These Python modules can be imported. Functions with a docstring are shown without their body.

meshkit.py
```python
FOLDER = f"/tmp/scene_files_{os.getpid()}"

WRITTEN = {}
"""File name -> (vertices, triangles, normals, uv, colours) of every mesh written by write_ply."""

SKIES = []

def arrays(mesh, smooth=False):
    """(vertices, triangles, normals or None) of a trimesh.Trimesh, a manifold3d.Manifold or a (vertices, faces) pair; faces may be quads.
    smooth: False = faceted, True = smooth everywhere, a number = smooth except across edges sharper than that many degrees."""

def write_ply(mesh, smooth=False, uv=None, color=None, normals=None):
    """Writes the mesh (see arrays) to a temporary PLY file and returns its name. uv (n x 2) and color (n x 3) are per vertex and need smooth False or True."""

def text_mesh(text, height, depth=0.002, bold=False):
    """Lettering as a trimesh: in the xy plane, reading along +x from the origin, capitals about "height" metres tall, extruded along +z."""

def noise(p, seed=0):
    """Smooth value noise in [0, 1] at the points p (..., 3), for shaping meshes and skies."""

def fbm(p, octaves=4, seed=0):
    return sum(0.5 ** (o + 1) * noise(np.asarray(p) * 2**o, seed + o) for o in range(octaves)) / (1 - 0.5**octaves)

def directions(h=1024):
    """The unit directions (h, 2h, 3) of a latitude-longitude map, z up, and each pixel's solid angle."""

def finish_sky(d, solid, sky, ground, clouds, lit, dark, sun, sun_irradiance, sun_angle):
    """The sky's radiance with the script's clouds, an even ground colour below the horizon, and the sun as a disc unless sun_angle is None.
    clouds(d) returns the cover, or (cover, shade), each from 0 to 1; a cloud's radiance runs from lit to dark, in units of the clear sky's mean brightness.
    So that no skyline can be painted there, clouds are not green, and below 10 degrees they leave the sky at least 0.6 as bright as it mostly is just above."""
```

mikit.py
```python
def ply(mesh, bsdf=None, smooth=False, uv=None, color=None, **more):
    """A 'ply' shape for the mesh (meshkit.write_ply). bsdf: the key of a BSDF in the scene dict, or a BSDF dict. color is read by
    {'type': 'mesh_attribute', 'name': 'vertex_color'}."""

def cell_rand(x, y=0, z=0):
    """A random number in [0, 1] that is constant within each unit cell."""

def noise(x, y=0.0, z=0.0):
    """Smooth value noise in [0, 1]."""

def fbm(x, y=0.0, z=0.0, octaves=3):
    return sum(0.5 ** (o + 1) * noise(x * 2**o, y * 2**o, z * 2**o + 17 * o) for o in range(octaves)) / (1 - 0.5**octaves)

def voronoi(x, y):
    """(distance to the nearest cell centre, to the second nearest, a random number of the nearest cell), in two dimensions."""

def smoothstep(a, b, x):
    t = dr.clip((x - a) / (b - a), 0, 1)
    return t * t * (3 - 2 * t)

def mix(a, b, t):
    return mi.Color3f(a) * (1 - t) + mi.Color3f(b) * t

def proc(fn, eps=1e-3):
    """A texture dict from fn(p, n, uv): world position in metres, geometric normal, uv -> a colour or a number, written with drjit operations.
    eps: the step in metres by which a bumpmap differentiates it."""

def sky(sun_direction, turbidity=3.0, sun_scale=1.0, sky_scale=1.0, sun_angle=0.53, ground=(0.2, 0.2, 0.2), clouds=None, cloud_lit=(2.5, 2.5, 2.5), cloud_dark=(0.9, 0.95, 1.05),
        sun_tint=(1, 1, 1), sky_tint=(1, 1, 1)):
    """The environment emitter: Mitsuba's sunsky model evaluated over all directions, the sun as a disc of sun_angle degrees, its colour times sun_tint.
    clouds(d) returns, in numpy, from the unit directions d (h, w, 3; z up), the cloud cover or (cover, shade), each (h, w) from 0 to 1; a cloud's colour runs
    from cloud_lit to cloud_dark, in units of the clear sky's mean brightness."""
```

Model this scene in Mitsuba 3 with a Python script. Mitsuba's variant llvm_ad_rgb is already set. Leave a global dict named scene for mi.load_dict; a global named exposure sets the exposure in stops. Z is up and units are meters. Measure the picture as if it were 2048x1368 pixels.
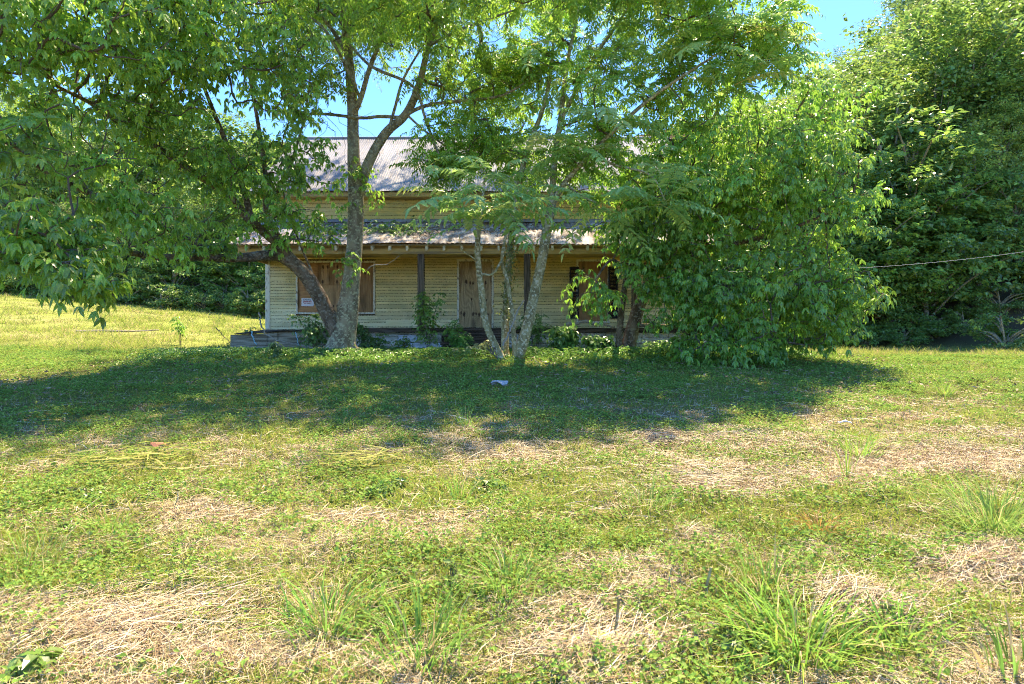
import math
import numpy as np
import trimesh
import mitsuba as mi
import drjit as dr
import mikit
import meshkit
from mikit import proc, noise, fbm, mix, smoothstep

T = mi.ScalarTransform4f
scene, labels = {}, {}

# ------------------------------------------------------------------ camera, sky, exposure
FX = 1250.0                    # focal length in pixels of the 2048 wide photograph
EYE = 1.6
scene['camera'] = {'type': 'perspective', 'fov': math.degrees(2 * math.atan(1024 / FX)), 'fov_axis': 'x', 'near_clip': 0.05, 'far_clip': 3000.0,
                   'to_world': T().look_at([0, 0, EYE], [0, 10, EYE], [0, 0, 1])}
SUN = np.array([0.20, 0.44, 0.875])
scene['daylight'] = mikit.sky(SUN, turbidity=1.8, sun_scale=0.74, sun_angle=0.6, sun_tint=(1.04, 1.0, 0.86), sky_tint=(0.52, 0.70, 0.95))
exposure = 3.8


def W(px, py, Y):
    """a place in metres, given where it stands in the photograph and how far away it is"""
    return np.array([(px - 1024) / FX * Y, Y, EYE - (py - 684) / FX * Y])


def unit(v):
    return v / (np.linalg.norm(v, axis=-1, keepdims=True) + 1e-12)


def sstep(a, b, x):
    t = np.clip((x - a) / (b - a), 0, 1)
    return t * t * (3 - 2 * t)


def smin(a, m, k):
    return -k * np.logaddexp(-a / k, -m / k)


# ------------------------------------------------------------------ materials
def col(name):
    return {'type': 'mesh_attribute', 'name': name}


def twos(d):
    return {'type': 'twosided', 'bsdf': d}


def leaf_bsdf(rough, trans, gloss):
    # the face scatters and shines like a waxy leaf, the rest passes through
    face = {'type': 'twosided', 'bsdf': {'type': 'principled', 'base_color': col('vertex_color'), 'roughness': rough, 'specular': gloss}}
    through = {'type': 'principledthin', 'base_color': col('vertex_color'), 'roughness': 0.6, 'diff_trans': trans, 'spec_trans': 0.0, 'eta': 1.45}
    return {'type': 'blendbsdf', 'weight': 0.5, 'bsdf_0': through, 'bsdf_1': face}


scene['leaf_material'] = leaf_bsdf(0.33, 2.0, 0.9)
scene['grass_material'] = {'type': 'principledthin', 'base_color': col('vertex_color'), 'roughness': 0.6, 'diff_trans': 0.8, 'spec_trans': 0.0, 'eta': 1.45}
scene['straw_material'] = {'type': 'twosided', 'bsdf': {'type': 'principled', 'base_color': col('vertex_color'), 'roughness': 0.6, 'specular': 0.4}}


def diffuse_proc(fn, rough=0.8, spec=0.3, bump=None, scale=0.01, eps=2e-3):
    d = {'type': 'principled', 'base_color': proc(fn), 'roughness': rough, 'specular': spec}
    if bump is not None:
        d = {'type': 'bumpmap', 'arbitrary': proc(bump, eps), 'scale': scale, 'bsdf': d}
    return twos(d)


def bark_fn(dark, light, patch, f):
    def fn(p, n, uv):
        a = fbm(p.x * 9 * f, p.y * 9 * f, p.z * 3.0 * f, 4)
        b = fbm(p.x * 26, p.y * 26, p.z * 22 + 5, 3)
        c = mix(dark, light, smoothstep(0.3, 0.7, a))
        return mix(c, patch, smoothstep(0.53, 0.63, b) * 0.8)
    return fn


def bark_bump(p, n, uv):
    return fbm(p.x * 30, p.y * 30, p.z * 9, 3)


scene['bark_dark'] = diffuse_proc(bark_fn((0.085, 0.058, 0.036), (0.20, 0.145, 0.095), (0.27, 0.235, 0.17), 1.0), 0.9, 0.2, bark_bump, 0.03)
scene['bark_grey'] = diffuse_proc(bark_fn((0.16, 0.125, 0.07), (0.33, 0.27, 0.165), (0.44, 0.41, 0.25), 1.0), 0.9, 0.2, bark_bump, 0.02)
scene['bark_pale'] = diffuse_proc(bark_fn((0.19, 0.16, 0.07), (0.36, 0.31, 0.145), (0.56, 0.51, 0.34), 1.6), 0.85, 0.2, bark_bump, 0.012)
scene['twig_bark'] = twos({'type': 'principled', 'base_color': {'type': 'rgb', 'value': [0.13, 0.10, 0.075]}, 'roughness': 0.9, 'specular': 0.2})
scene['dead_wood'] = twos({'type': 'principled', 'base_color': {'type': 'rgb', 'value': [0.32, 0.28, 0.22]}, 'roughness': 0.9, 'specular': 0.2})


def siding(tone):
    def fn(p, n, uv):
        a = fbm(p.x * 0.55, p.z * 1.1, 3.0, 3)
        fine = fbm(p.x * 1.5, p.z * 40, 9.0 + 5 * tone, 3)
        patch = fbm(p.x * 2.2, p.z * 4.0, 2.0, 3)
        low = smoothstep(3.0, 2.1, p.z) * 0.6 + smoothstep(-5.6, -7.2, p.x) * 0.5
        c = mix((0.70, 0.53, 0.15), (0.78, 0.69, 0.35), dr.clip(smoothstep(0.35, 0.65, a) * 0.45 + low, 0, 1))
        c = mix(c, mi.Color3f(0.50, 0.44, 0.17), smoothstep(0.5, 0.72, patch) * 0.5)
        return mix(c, mi.Color3f(0.26, 0.2, 0.09), smoothstep(0.52, 0.8, fine) * 0.3) * tone
    return fn


scene['siding_paint'] = diffuse_proc(siding(1.0), 0.6, 0.4)
scene['siding_paint_dull'] = diffuse_proc(siding(0.84), 0.6, 0.4)
scene['siding_paint_fresh'] = diffuse_proc(siding(1.1), 0.6, 0.4)


def trim_fn(p, n, uv):
    a = fbm(p.x * 20, p.y * 20, p.z * 7, 3)
    return mix((0.70, 0.66, 0.46), (0.32, 0.27, 0.17), smoothstep(0.55, 0.75, a))


scene['trim_paint'] = diffuse_proc(trim_fn, 0.6, 0.4)


def fascia_fn(p, n, uv):
    a = fbm(p.x * 1.3, p.y * 3, p.z * 14, 4)
    return mix((0.50, 0.36, 0.13), (0.26, 0.19, 0.09), smoothstep(0.4, 0.7, a))


scene['fascia_paint'] = diffuse_proc(fascia_fn, 0.7, 0.3)


def oldwood(c0, c1, fx, fz):
    def fn(p, n, uv):
        a = fbm(p.x * fx, p.y * 9, p.z * fz, 4)
        return mix(c0, c1, smoothstep(0.3, 0.7, a))
    return fn


scene['post_wood'] = diffuse_proc(oldwood((0.045, 0.034, 0.024), (0.16, 0.125, 0.09), 40, 2.5), 0.85, 0.2)
scene['rotten_wood'] = diffuse_proc(oldwood((0.03, 0.022, 0.015), (0.13, 0.10, 0.07), 3, 30), 0.95, 0.1)
scene['rafter_wood'] = diffuse_proc(oldwood((0.5, 0.44, 0.28), (0.7, 0.66, 0.5), 20, 20), 0.8, 0.2)
scene['deck_wood'] = diffuse_proc(oldwood((0.3, 0.22, 0.11), (0.42, 0.32, 0.16), 3, 14), 0.85, 0.2)
scene['plank_wall'] = diffuse_proc(oldwood((0.16, 0.13, 0.08), (0.40, 0.35, 0.25), 2.0, 16), 0.9, 0.2)


def plywood(c0, c1, knots, vertical):
    def fn(p, n, uv):
        u, v = (p.x, p.z) if vertical else (p.z, p.x)
        warp = fbm(u * 3.0, v * 0.9, 4.0, 3)
        ring = 0.5 + 0.5 * dr.sin((u * 9 + warp * 9) * 6.0)
        grain = fbm(u * 70, v * 2.2, 2.0, 3)
        c = mix(c0, c1, dr.clip(ring * 0.35 + grain * 0.75 - 0.05, 0, 1))
        stain = fbm(p.x * 5, p.z * 1.4, 7.0, 3)
        c = mix(c, mi.Color3f(0.07, 0.045, 0.02), smoothstep(0.55, 0.8, stain) * 0.6)
        k = mi.Float(0)
        run = mi.Float(0)
        for (x, z, s) in knots:
            d = dr.sqrt(dr.square((p.x - x) / (0.042 * s)) + dr.square((p.z - z) / (0.075 * s)))
            k = dr.maximum(k, smoothstep(1.25, 0.5, d + (grain - 0.5) * 0.6))
            run = dr.maximum(run, smoothstep(0.03, 0.0, dr.abs(p.x - x + 0.02 * (warp - 0.5))) * smoothstep(z + 0.02, z - 0.05, p.z) * smoothstep(z - 0.5 * s, z - 0.1, p.z))
        c = mix(c, mi.Color3f(0.06, 0.04, 0.02), run * 0.45)
        return mix(c, mi.Color3f(0.05, 0.03, 0.015), k * 0.92)
    return fn


def Xw(px, Y=19.3):
    return (px - 1024) / FX * Y


def Zw(py, Y=19.3):
    return EYE - (py - 684) / FX * Y


scene['plywood_door'] = diffuse_proc(plywood((0.26, 0.17, 0.065), (0.58, 0.44, 0.22), [(Xw(a), Zw(b), s) for a, b, s in (
    (932, 563, 1.1), (940, 565, .7), (946, 566, .8), (961, 566, .7), (971, 565, .9), (943, 598, .6), (973, 600, .6), (922, 625, .8), (928, 628, 1.1), (946, 628, 1.1), (952, 627, .7), (958, 629, 1.0), (975, 629, .9))], True), 0.75, 0.25)
scene['plywood_red'] = diffuse_proc(plywood((0.33, 0.15, 0.05), (0.54, 0.30, 0.12), [], False), 0.75, 0.25)
scene['plywood_mid'] = diffuse_proc(plywood((0.35, 0.20, 0.075), (0.58, 0.37, 0.17), [(Xw(a), Zw(b), s) for a, b, s in (
    (645, 533, .9), (654, 533, .8), (674, 533, .9), (644, 563, .9), (673, 563, 1.0), (659, 611, .6), (666, 612, .6), (673, 612, .7), (729, 546, .8), (738, 530, .7))], True), 0.75, 0.25)
scene['plywood_brown'] = diffuse_proc(plywood((0.24, 0.13, 0.05), (0.42, 0.25, 0.10), [(Xw(a), Zw(b), s) for a, b, s in ((1168, 536, .6), (1200, 534, .6), (729, 546, .8))], True), 0.75, 0.25)


def conc(c0, c1, stain):
    def fn(p, n, uv):
        a = fbm(p.x * 4, p.y * 4, p.z * 6, 4)
        b = fbm(p.x * 1.5, p.y, p.z * 9 + 3, 3)
        f = fbm(p.x * 40, p.y * 40, p.z * 40, 2)
        c = mix(c0, c1, smoothstep(0.3, 0.7, a))
        c = mix(c, stain, smoothstep(0.48, 0.72, b) * 0.7)
        return c * (0.8 + 0.4 * f)
    return fn


def conc_bump(p, n, uv):
    return fbm(p.x * 45, p.y * 45, p.z * 45, 3)


scene['concrete_pale'] = diffuse_proc(conc((0.58, 0.56, 0.46), (0.74, 0.72, 0.62), (0.26, 0.26, 0.16)), 0.9, 0.2, conc_bump, 0.008)
scene['concrete_green'] = diffuse_proc(conc((0.48, 0.48, 0.38), (0.62, 0.62, 0.50), (0.22, 0.23, 0.14)), 0.9, 0.2, conc_bump, 0.008)
scene['concrete_silver'] = diffuse_proc(conc((0.55, 0.62, 0.66), (0.75, 0.80, 0.82), (0.40, 0.42, 0.40)), 0.5, 0.5, conc_bump, 0.006)
scene['gap_brown'] = twos({'type': 'diffuse', 'reflectance': {'type': 'rgb', 'value': [0.15, 0.11, 0.05]}})
scene['void_dark'] = twos({'type': 'diffuse', 'reflectance': {'type': 'rgb', 'value': [0.02, 0.017, 0.012]}})
scene['shutter_paint'] = twos({'type': 'principled', 'base_color': {'type': 'rgb', 'value': [0.016, 0.014, 0.014]}, 'roughness': 0.6, 'specular': 0.3})


def tin_fn(p, n, uv):
    a = fbm(p.x * 0.7, p.y * 0.5, p.z * 0.5, 4)
    b = fbm(p.x * 9, p.y * 1.2, p.z * 1.2, 3)
    s = mikit.cell_rand(dr.floor((p.x + 8) / 0.66), 0, 3)
    c = mix((0.22, 0.22, 0.24), (0.31, 0.31, 0.34), smoothstep(0.3, 0.7, a)) * (0.88 + 0.2 * s)
    return mix(c, mi.Color3f(0.28, 0.22, 0.17), smoothstep(0.56, 0.8, b) * 0.5)


def tin_porch_fn(p, n, uv):
    a = fbm(p.x * 2.2, p.y * 1.7, 3.0, 4)
    b = fbm(p.x * 7, p.y * 4, 8.0, 3)
    c = mix((0.30, 0.28, 0.27), (0.44, 0.415, 0.41), smoothstep(0.3, 0.7, a))
    return mix(c, mi.Color3f(0.16, 0.12, 0.09), smoothstep(0.46, 0.62, b) * 0.75)


scene['roof_tin'] = twos({'type': 'principled', 'base_color': proc(tin_fn), 'roughness': 0.8, 'metallic': 0.0, 'specular': 0.15})
scene['porch_tin'] = twos({'type': 'principled', 'base_color': proc(tin_porch_fn), 'roughness': 0.8, 'metallic': 0.0, 'specular': 0.15})


def rgb_mat(c, rough=0.7, spec=0.3):
    return twos({'type': 'principled', 'base_color': {'type': 'rgb', 'value': list(c)}, 'roughness': rough, 'specular': spec})


scene['paper_white'] = rgb_mat((0.72, 0.71, 0.68))
scene['paper_grey'] = rgb_mat((0.42, 0.41, 0.40))
scene['ink_dark'] = rgb_mat((0.05, 0.04, 0.05))
scene['ink_red'] = rgb_mat((0.45, 0.05, 0.04))
scene['hose_blue'] = rgb_mat((0.30, 0.55, 0.62), 0.4)
scene['cable_grey'] = rgb_mat((0.34, 0.34, 0.34), 0.5)
scene['dead_leaf_brown'] = rgb_mat((0.28, 0.12, 0.07), 0.8)

# ------------------------------------------------------------------ mesh helpers


class MB:
    """collects triangles (with a colour per vertex, if wanted) and makes them one mesh of the scene"""

    def __init__(self):
        self.v, self.f, self.c, self.n = [], [], [], 0

    def add(self, v, f, c=None):
        v = np.asarray(v, float).reshape(-1, 3)
        self.v.append(v)
        self.f.append(np.asarray(f, int).reshape(-1, 3) + self.n)
        if c is not None:
            self.c.append(np.broadcast_to(np.asarray(c, float), v.shape))
        self.n += len(v)
        return self

    def box(self, x0, x1, y0, y1, z0, z1):
        m = trimesh.creation.box(extents=(x1 - x0, y1 - y0, z1 - z0))
        return self.add(m.vertices + [(x0 + x1) / 2, (y0 + y1) / 2, (z0 + z1) / 2], m.faces)

    def build(self, key, mat, smooth=False):
        if not self.n:
            return
        c = np.clip(np.vstack(self.c), 0.003, 0.95) if self.c else None
        scene[key] = mikit.ply((np.vstack(self.v), np.vstack(self.f)), mat, smooth=smooth, color=c)
        return key


COUNT = {}


def numbered(base):
    """the name itself the first time, then name_001, name_002 ..."""
    k = COUNT.get(base, 0)
    COUNT[base] = k + 1
    return base if k == 0 else f'{base}_{k:03d}'


def tag(key, label=None, cat=None, group=None, kind=None):
    d = {}
    for a, b in (('label', label), ('category', cat), ('group', group), ('kind', kind)):
        if b:
            d[a] = b
    labels[key] = {**labels.get(key, {}), **d}
    return key


def smooth_line(p, n_per=5):
    """Catmull-Rom through the points (columns beyond three, such as radii, come along)"""
    p = np.asarray(p, float)
    if len(p) < 3:
        t = np.linspace(0, 1, n_per + 1)[:, None]
        return p[0] + (p[-1] - p[0]) * t
    q = np.vstack([2 * p[0] - p[1], p, 2 * p[-1] - p[-2]])
    t = np.linspace(0, 1, n_per, endpoint=False)[:, None]
    out = []
    for i in range(1, len(q) - 2):
        a, b, c, d = q[i - 1], q[i], q[i + 1], q[i + 2]
        out.append(0.5 * (2 * b + (c - a) * t + (2 * a - 5 * b + 4 * c - d) * t ** 2 + (3 * b - a - 3 * c + d) * t ** 3))
    return np.vstack(out + [q[-2:-1]])


def tube(p, r, sides=6, lump=0.0, seed=0):
    p = np.asarray(p, float)
    r = np.broadcast_to(r, (len(p),))
    t = unit(np.gradient(p, axis=0))
    ref = np.array([0.31, 0.9, 0.2]) if abs(unit(p[-1] - p[0])[1]) < 0.8 else np.array([1.0, 0.1, 0.2])
    a = unit(np.cross(t, ref))
    b = np.cross(t, a)
    ang = np.arange(sides) * 2 * np.pi / sides
    ring = np.cos(ang)[None, :, None] * a[:, None] + np.sin(ang)[None, :, None] * b[:, None]
    rad = np.repeat(r[:, None], sides, 1)
    if lump:
        rad = rad * (1 + lump * (meshkit.fbm((p[:, None] + ring * r[:, None, None]) * [6, 6, 3.5], 3, seed) - 0.5) * 2)
    v = (p[:, None] + ring * rad[..., None]).reshape(-1, 3)
    i, j = np.meshgrid(np.arange(len(p) - 1), np.arange(sides), indexing='ij')
    k = (j + 1) % sides
    q = np.stack([i * sides + j, i * sides + k, (i + 1) * sides + k, (i + 1) * sides + j], -1).reshape(-1, 4)
    v = np.vstack([v, p[:1], p[-1:]])
    n = len(v)
    jj = np.arange(sides)
    cap = np.stack([np.full(sides, n - 1), (len(p) - 1) * sides + jj, (len(p) - 1) * sides + (jj + 1) % sides], 1)
    return v, np.vstack([q[:, [0, 1, 2]], q[:, [0, 2, 3]], cap])


def leaves(base, d, nrm, L, Wd, colr, detail=2, fold=0.3, droop=0.25):
    """leaf blades: base points, directions, rough normals, lengths, widths, colours -> vertices, triangles, colours"""
    d = unit(d)
    s = unit(np.cross(d, nrm))
    n = np.cross(s, d)
    if detail == 2:
        u = np.array([0.0, 0.5, 1.0, 0.26, 0.62, 0.26, 0.62])
        w = np.array([0.0, 0.0, 0.0, -0.48, -0.38, 0.48, 0.38])
        f = np.array([[0, 1, 3], [1, 4, 3], [1, 2, 4], [0, 5, 1], [1, 5, 6], [1, 6, 2]])
    elif detail == 1:
        u = np.array([0.0, 1.0, 0.42, 0.42])
        w = np.array([0.0, 0.0, -0.5, 0.5])
        f = np.array([[0, 1, 2], [0, 3, 1]])
    else:
        u = np.array([0.0, 0.45, 1.0, 0.55])
        w = np.array([0.0, 0.5, 0.0, -0.5])
        f = np.array([[0, 1, 2], [0, 2, 3]])
        fold = 0.0
    cr = np.random.default_rng(len(base))
    droop = (droop * (.2 + 1.8 * cr.random(len(base))))[:, None, None]
    fold = (fold * (.2 + 1.7 * cr.random(len(base))))[:, None, None]
    L, Wd = np.asarray(L)[:, None, None], np.asarray(Wd)[:, None, None]
    uu, ww = u[None, :, None], w[None, :, None]
    v = base[:, None] + d[:, None] * L * uu + s[:, None] * Wd * ww + n[:, None] * (np.abs(ww) * Wd * fold - droop * L * uu ** 2)
    k = len(u)
    F = (f[None] + (np.arange(len(base)) * k)[:, None, None]).reshape(-1, 3)
    return v.reshape(-1, 3), F, np.repeat(colr, k, 0)


def leaf_colour(rng, n, base, var=0.22, warm=0.35):
    """natural leaf to leaf differences: lighter, yellower and darker leaves"""
    b = np.asarray(base)
    k = 1 + var * rng.normal(size=(n, 1))
    y = rng.random((n, 1)) ** 3 * warm
    return np.clip(b * np.clip(k, 0.45, 1.8) * (1 + y * np.array([0.9, 0.35, -0.2])), 0.004, 0.6)


def compound(rng, O, D, Lr, pairs, ll, lw, colr, detail=2, droop=0.35, angle=1.1, hang=0.35, up=None, rach=None, jit=0.13):
    """pinnate leaves: origin, direction and length of each stalk; pairs of leaflets and one at the tip. Returns (v, f, c, per-leaf triangle count)"""
    n = len(O)
    D = unit(D)
    upv = np.tile([0, 0, 1.0], (n, 1)) if up is None else up
    B = unit(np.cross(D, upv) + 1e-4)
    k = 2 * pairs + 1
    t = np.concatenate([np.repeat(np.linspace(0.28, 0.92, pairs), 2), [1.0]])
    sgn = np.concatenate([np.tile([1.0, -1.0], pairs), [0.0]])
    Lr = np.asarray(Lr)[:, None, None]
    tt = t[None, :, None]
    base = O[:, None] + D[:, None] * Lr * tt + np.array([0, 0, -1.0]) * droop * Lr * tt ** 2
    tang = unit(D[:, None] + np.array([0, 0, -1.0]) * 2 * droop * tt)
    ang = angle * np.where(np.abs(sgn) > 0, 1, 0) * (1 - 0.25 * t)
    dl = tang * np.cos(ang)[None, :, None] + B[:, None] * (sgn * np.sin(ang))[None, :, None]
    dl = dl + np.array([0, 0, -1.0]) * hang * (0.6 + 0.8 * rng.random((n, k, 1))) + rng.normal(size=(n, k, 3)) * jit
    nr = unit(np.cross(B[:, None], tang) * 1.0 + rng.normal(size=(n, k, 3)) * 0.22)
    nr = np.where((nr[..., 2:] < 0), -nr, nr)
    size = (0.75 + 0.25 * np.sin(np.pi * np.clip(t, 0.1, 0.9)))[None] * (0.85 + 0.3 * rng.random((n, k)))
    L = (np.asarray(ll) * np.ones(n))[:, None] * size
    Wd = (np.asarray(lw) * np.ones(n))[:, None] * size
    c = np.repeat(colr[:, None], k, 1) * (0.9 + 0.2 * rng.random((n, k, 1)))
    v, f, cc = leaves(base.reshape(-1, 3), dl.reshape(-1, 3), nr.reshape(-1, 3), L.ravel(), Wd.ravel(), c.reshape(-1, 3), detail)
    per_v, per_f = len(v) // n, len(f) // n
    if rach:
        # the stalk as a narrow ribbon
        q = np.linspace(0, 1, 4)[None, :, None]
        P = O[:, None] + D[:, None] * Lr * q + np.array([0, 0, -1.0]) * droop * Lr * q ** 2
        off = (B[:, None] * .7 + np.array([0, 0, .7])) * rach * (1.1 - q)
        R = np.stack([P + off, P - off], 2).reshape(n, 8, 3)
        ff = np.array([x for i in (0, 2, 4) for x in ([i, i + 1, i + 3], [i, i + 3, i + 2])])
        v = np.concatenate([v.reshape(n, per_v, 3), R], 1)
        cc = np.concatenate([cc.reshape(n, per_v, 3), np.repeat((colr * [1.2, 0.85, 0.9])[:, None], 8, 1)], 1)
        f = np.concatenate([f.reshape(n, per_f, 3) - (np.arange(n) * per_v)[:, None, None], np.repeat(ff[None] + per_v, n, 0)], 1)
        per_v += 8
        per_f += len(ff)
        f = (f + (np.arange(n) * per_v)[:, None, None]).reshape(-1, 3)
        v, cc = v.reshape(-1, 3), cc.reshape(-1, 3)
    return v, f, cc, per_v, per_f


# ------------------------------------------------------------------ the ground
def gz(x, y, detail=True):
    x, y = np.asarray(x, float), np.asarray(y, float)
    plane = 0.084 * np.maximum(y, -25)
    mid = smin(plane, 1.37, 0.05)
    right = smin(plane, 1.19, 0.08)
    tr = sstep(5.0, 9.5, x)
    c = mid * (1 - tr) + right * tr
    extra = -(x + 17) * 0.094 * sstep(12, 38, y)
    extra = np.clip(extra, -1.0, 3.5)
    tl = sstep(-7.5, -13, x)
    z = c * (1 - tl) + (plane + extra) * tl
    z = z - tl * 0.05 * np.maximum(y - 43, 0) + tl * 0.30 * np.maximum(y - 43, 0) * sstep(43, 50, y)
    d = (x - 15) * 0.6 + (y - 31) * 0.8
    z = z + np.where(d > 0, 0.55 * d * sstep(0, 7, d), 0) * sstep(3, 15, x) * (1 - 0.5 * sstep(60, 140, d))
    if detail:
        p = np.stack([x, y, x * 0], -1)
        amp = 1 - 0.7 * sstep(14, 17, y) * sstep(-9, -7, x) * sstep(7, 6, x)
        z = z + amp * (0.13 * (meshkit.fbm(p * 0.8, 3, 11) - 0.5) + 0.075 * (meshkit.fbm(p * 3.1, 3, 12) - 0.5) * sstep(14, 9, y))
        for (mx, my, mr, mh) in MOUNDS:
            z = z + mh * np.exp(-((x - mx) ** 2 + (y - my) ** 2) / (2 * mr * mr))
    return z


def G(px, py):
    """ground point under a pixel of the near lawn"""
    Y = 2000.0 / (py - 579.0)
    return (px - 1024) / FX * Y, Y


def ground_hit(px, py):
    """the same for the lawns farther off: where the line of sight first meets the ground"""
    Y = np.linspace(8, 44, 3000)
    p = (px - 1024) / FX * Y
    below = EYE - (py - 684) / FX * Y < gz(p, Y, False)
    i = int(np.argmax(below))
    return p[i], Y[i]


MOUNDS = []
for (px, py, r, h) in ((1990, 1130, 0.28, 0.12), (1730, 1215, 0.16, 0.07), (1400, 960, 0.4, 0.05), (1100, 905, 0.5, 0.06), (300, 1230, 0.3, 0.05), (1180, 1275, 0.2, 0.04), (1500, 880, 0.5, 0.05)):
    MOUNDS.append((*G(px, py), r, h * .55))

# where the mown hay lies thick: centre (as seen), spread, weight
DRY = []
for (px, py, sx, sy, w) in (
        (180, 1260, 230, 40, 0.9), (420, 1300, 200, 30, 0.8), (560, 1210, 160, 30, 0.45), (200, 1205, 200, 30, 0.5), (1990, 1140, 110, 45, 1.0), (1730, 1210, 90, 40, 0.9), (1180, 1280, 130, 22, 0.9),
        (1420, 985, 110, 18, 1.0), (1560, 950, 120, 20, 0.9), (620, 1030, 160, 18, 0.9), (330, 1020, 150, 20, 0.7), (1000, 1030, 160, 14, 0.8), (1620, 900, 160, 22, 0.6), (1900, 930, 150, 28, 0.8),
        (1700, 850, 120, 14, 0.7), (1880, 805, 120, 12, 0.6), (1400, 875, 110, 22, 0.9), (860, 870, 100, 12, 0.6), (560, 900, 180, 14, 0.45), (1050, 905, 160, 14, 0.5), (90, 900, 120, 14, 0.4), (1560, 1070, 120, 28, 0.35),
        (1500, 740, 60, 8, 0.4), (1700, 790, 90, 9, 0.5), (250, 665, 120, 8, 0.9), (40, 672, 80, 8, 0.8), (60, 640, 90, 9, 0.9), (100, 615, 90, 6, 0.7), (300, 635, 90, 5, 0.5), (1320, 1190, 60, 22, 0.5), (1880, 1340, 150, 22, 0.3), (60, 1330, 120, 30, 0.45), (1020, 1240, 80, 18, 0.4),
        (850, 1050, 200, 16, 0.4), (1720, 935, 80, 16, 0.8), (420, 985, 160, 14, 0.5)):
    x, y = G(px, py) if py > 700 else ground_hit(px, py)
    DRY.append((x, y, sx / FX * y, .75 * min(y * y / 2000.0 * sy, 1.5), w))
LUSH = []
for (px, py, sx, sy, w) in ((700, 975, 120, 22, 0.9), (1040, 975, 170, 26, 0.9), (150, 985, 150, 20, 0.7), (330, 800, 250, 50, 0.5), (750, 790, 200, 45, 0.5), (760, 705, 330, 18, 1.1), (1200, 735, 220, 16, 1.0), (1450, 1050, 160, 30, 0.5),
                            (1650, 1010, 150, 20, 0.4), (850, 1180, 130, 50, 0.5), (1550, 1290, 150, 50, 0.7), (1900, 760, 200, 20, 0.5), (300, 700, 220, 16, 0.6), (100, 1120, 140, 50, 0.5), (1600, 800, 120, 14, 0.4), (1950, 1010, 60, 40, 0.7)):
    x, y = G(px, py)
    LUSH.append((x, y, sx / FX * y, y * y / 2000.0 * sy, w))


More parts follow.
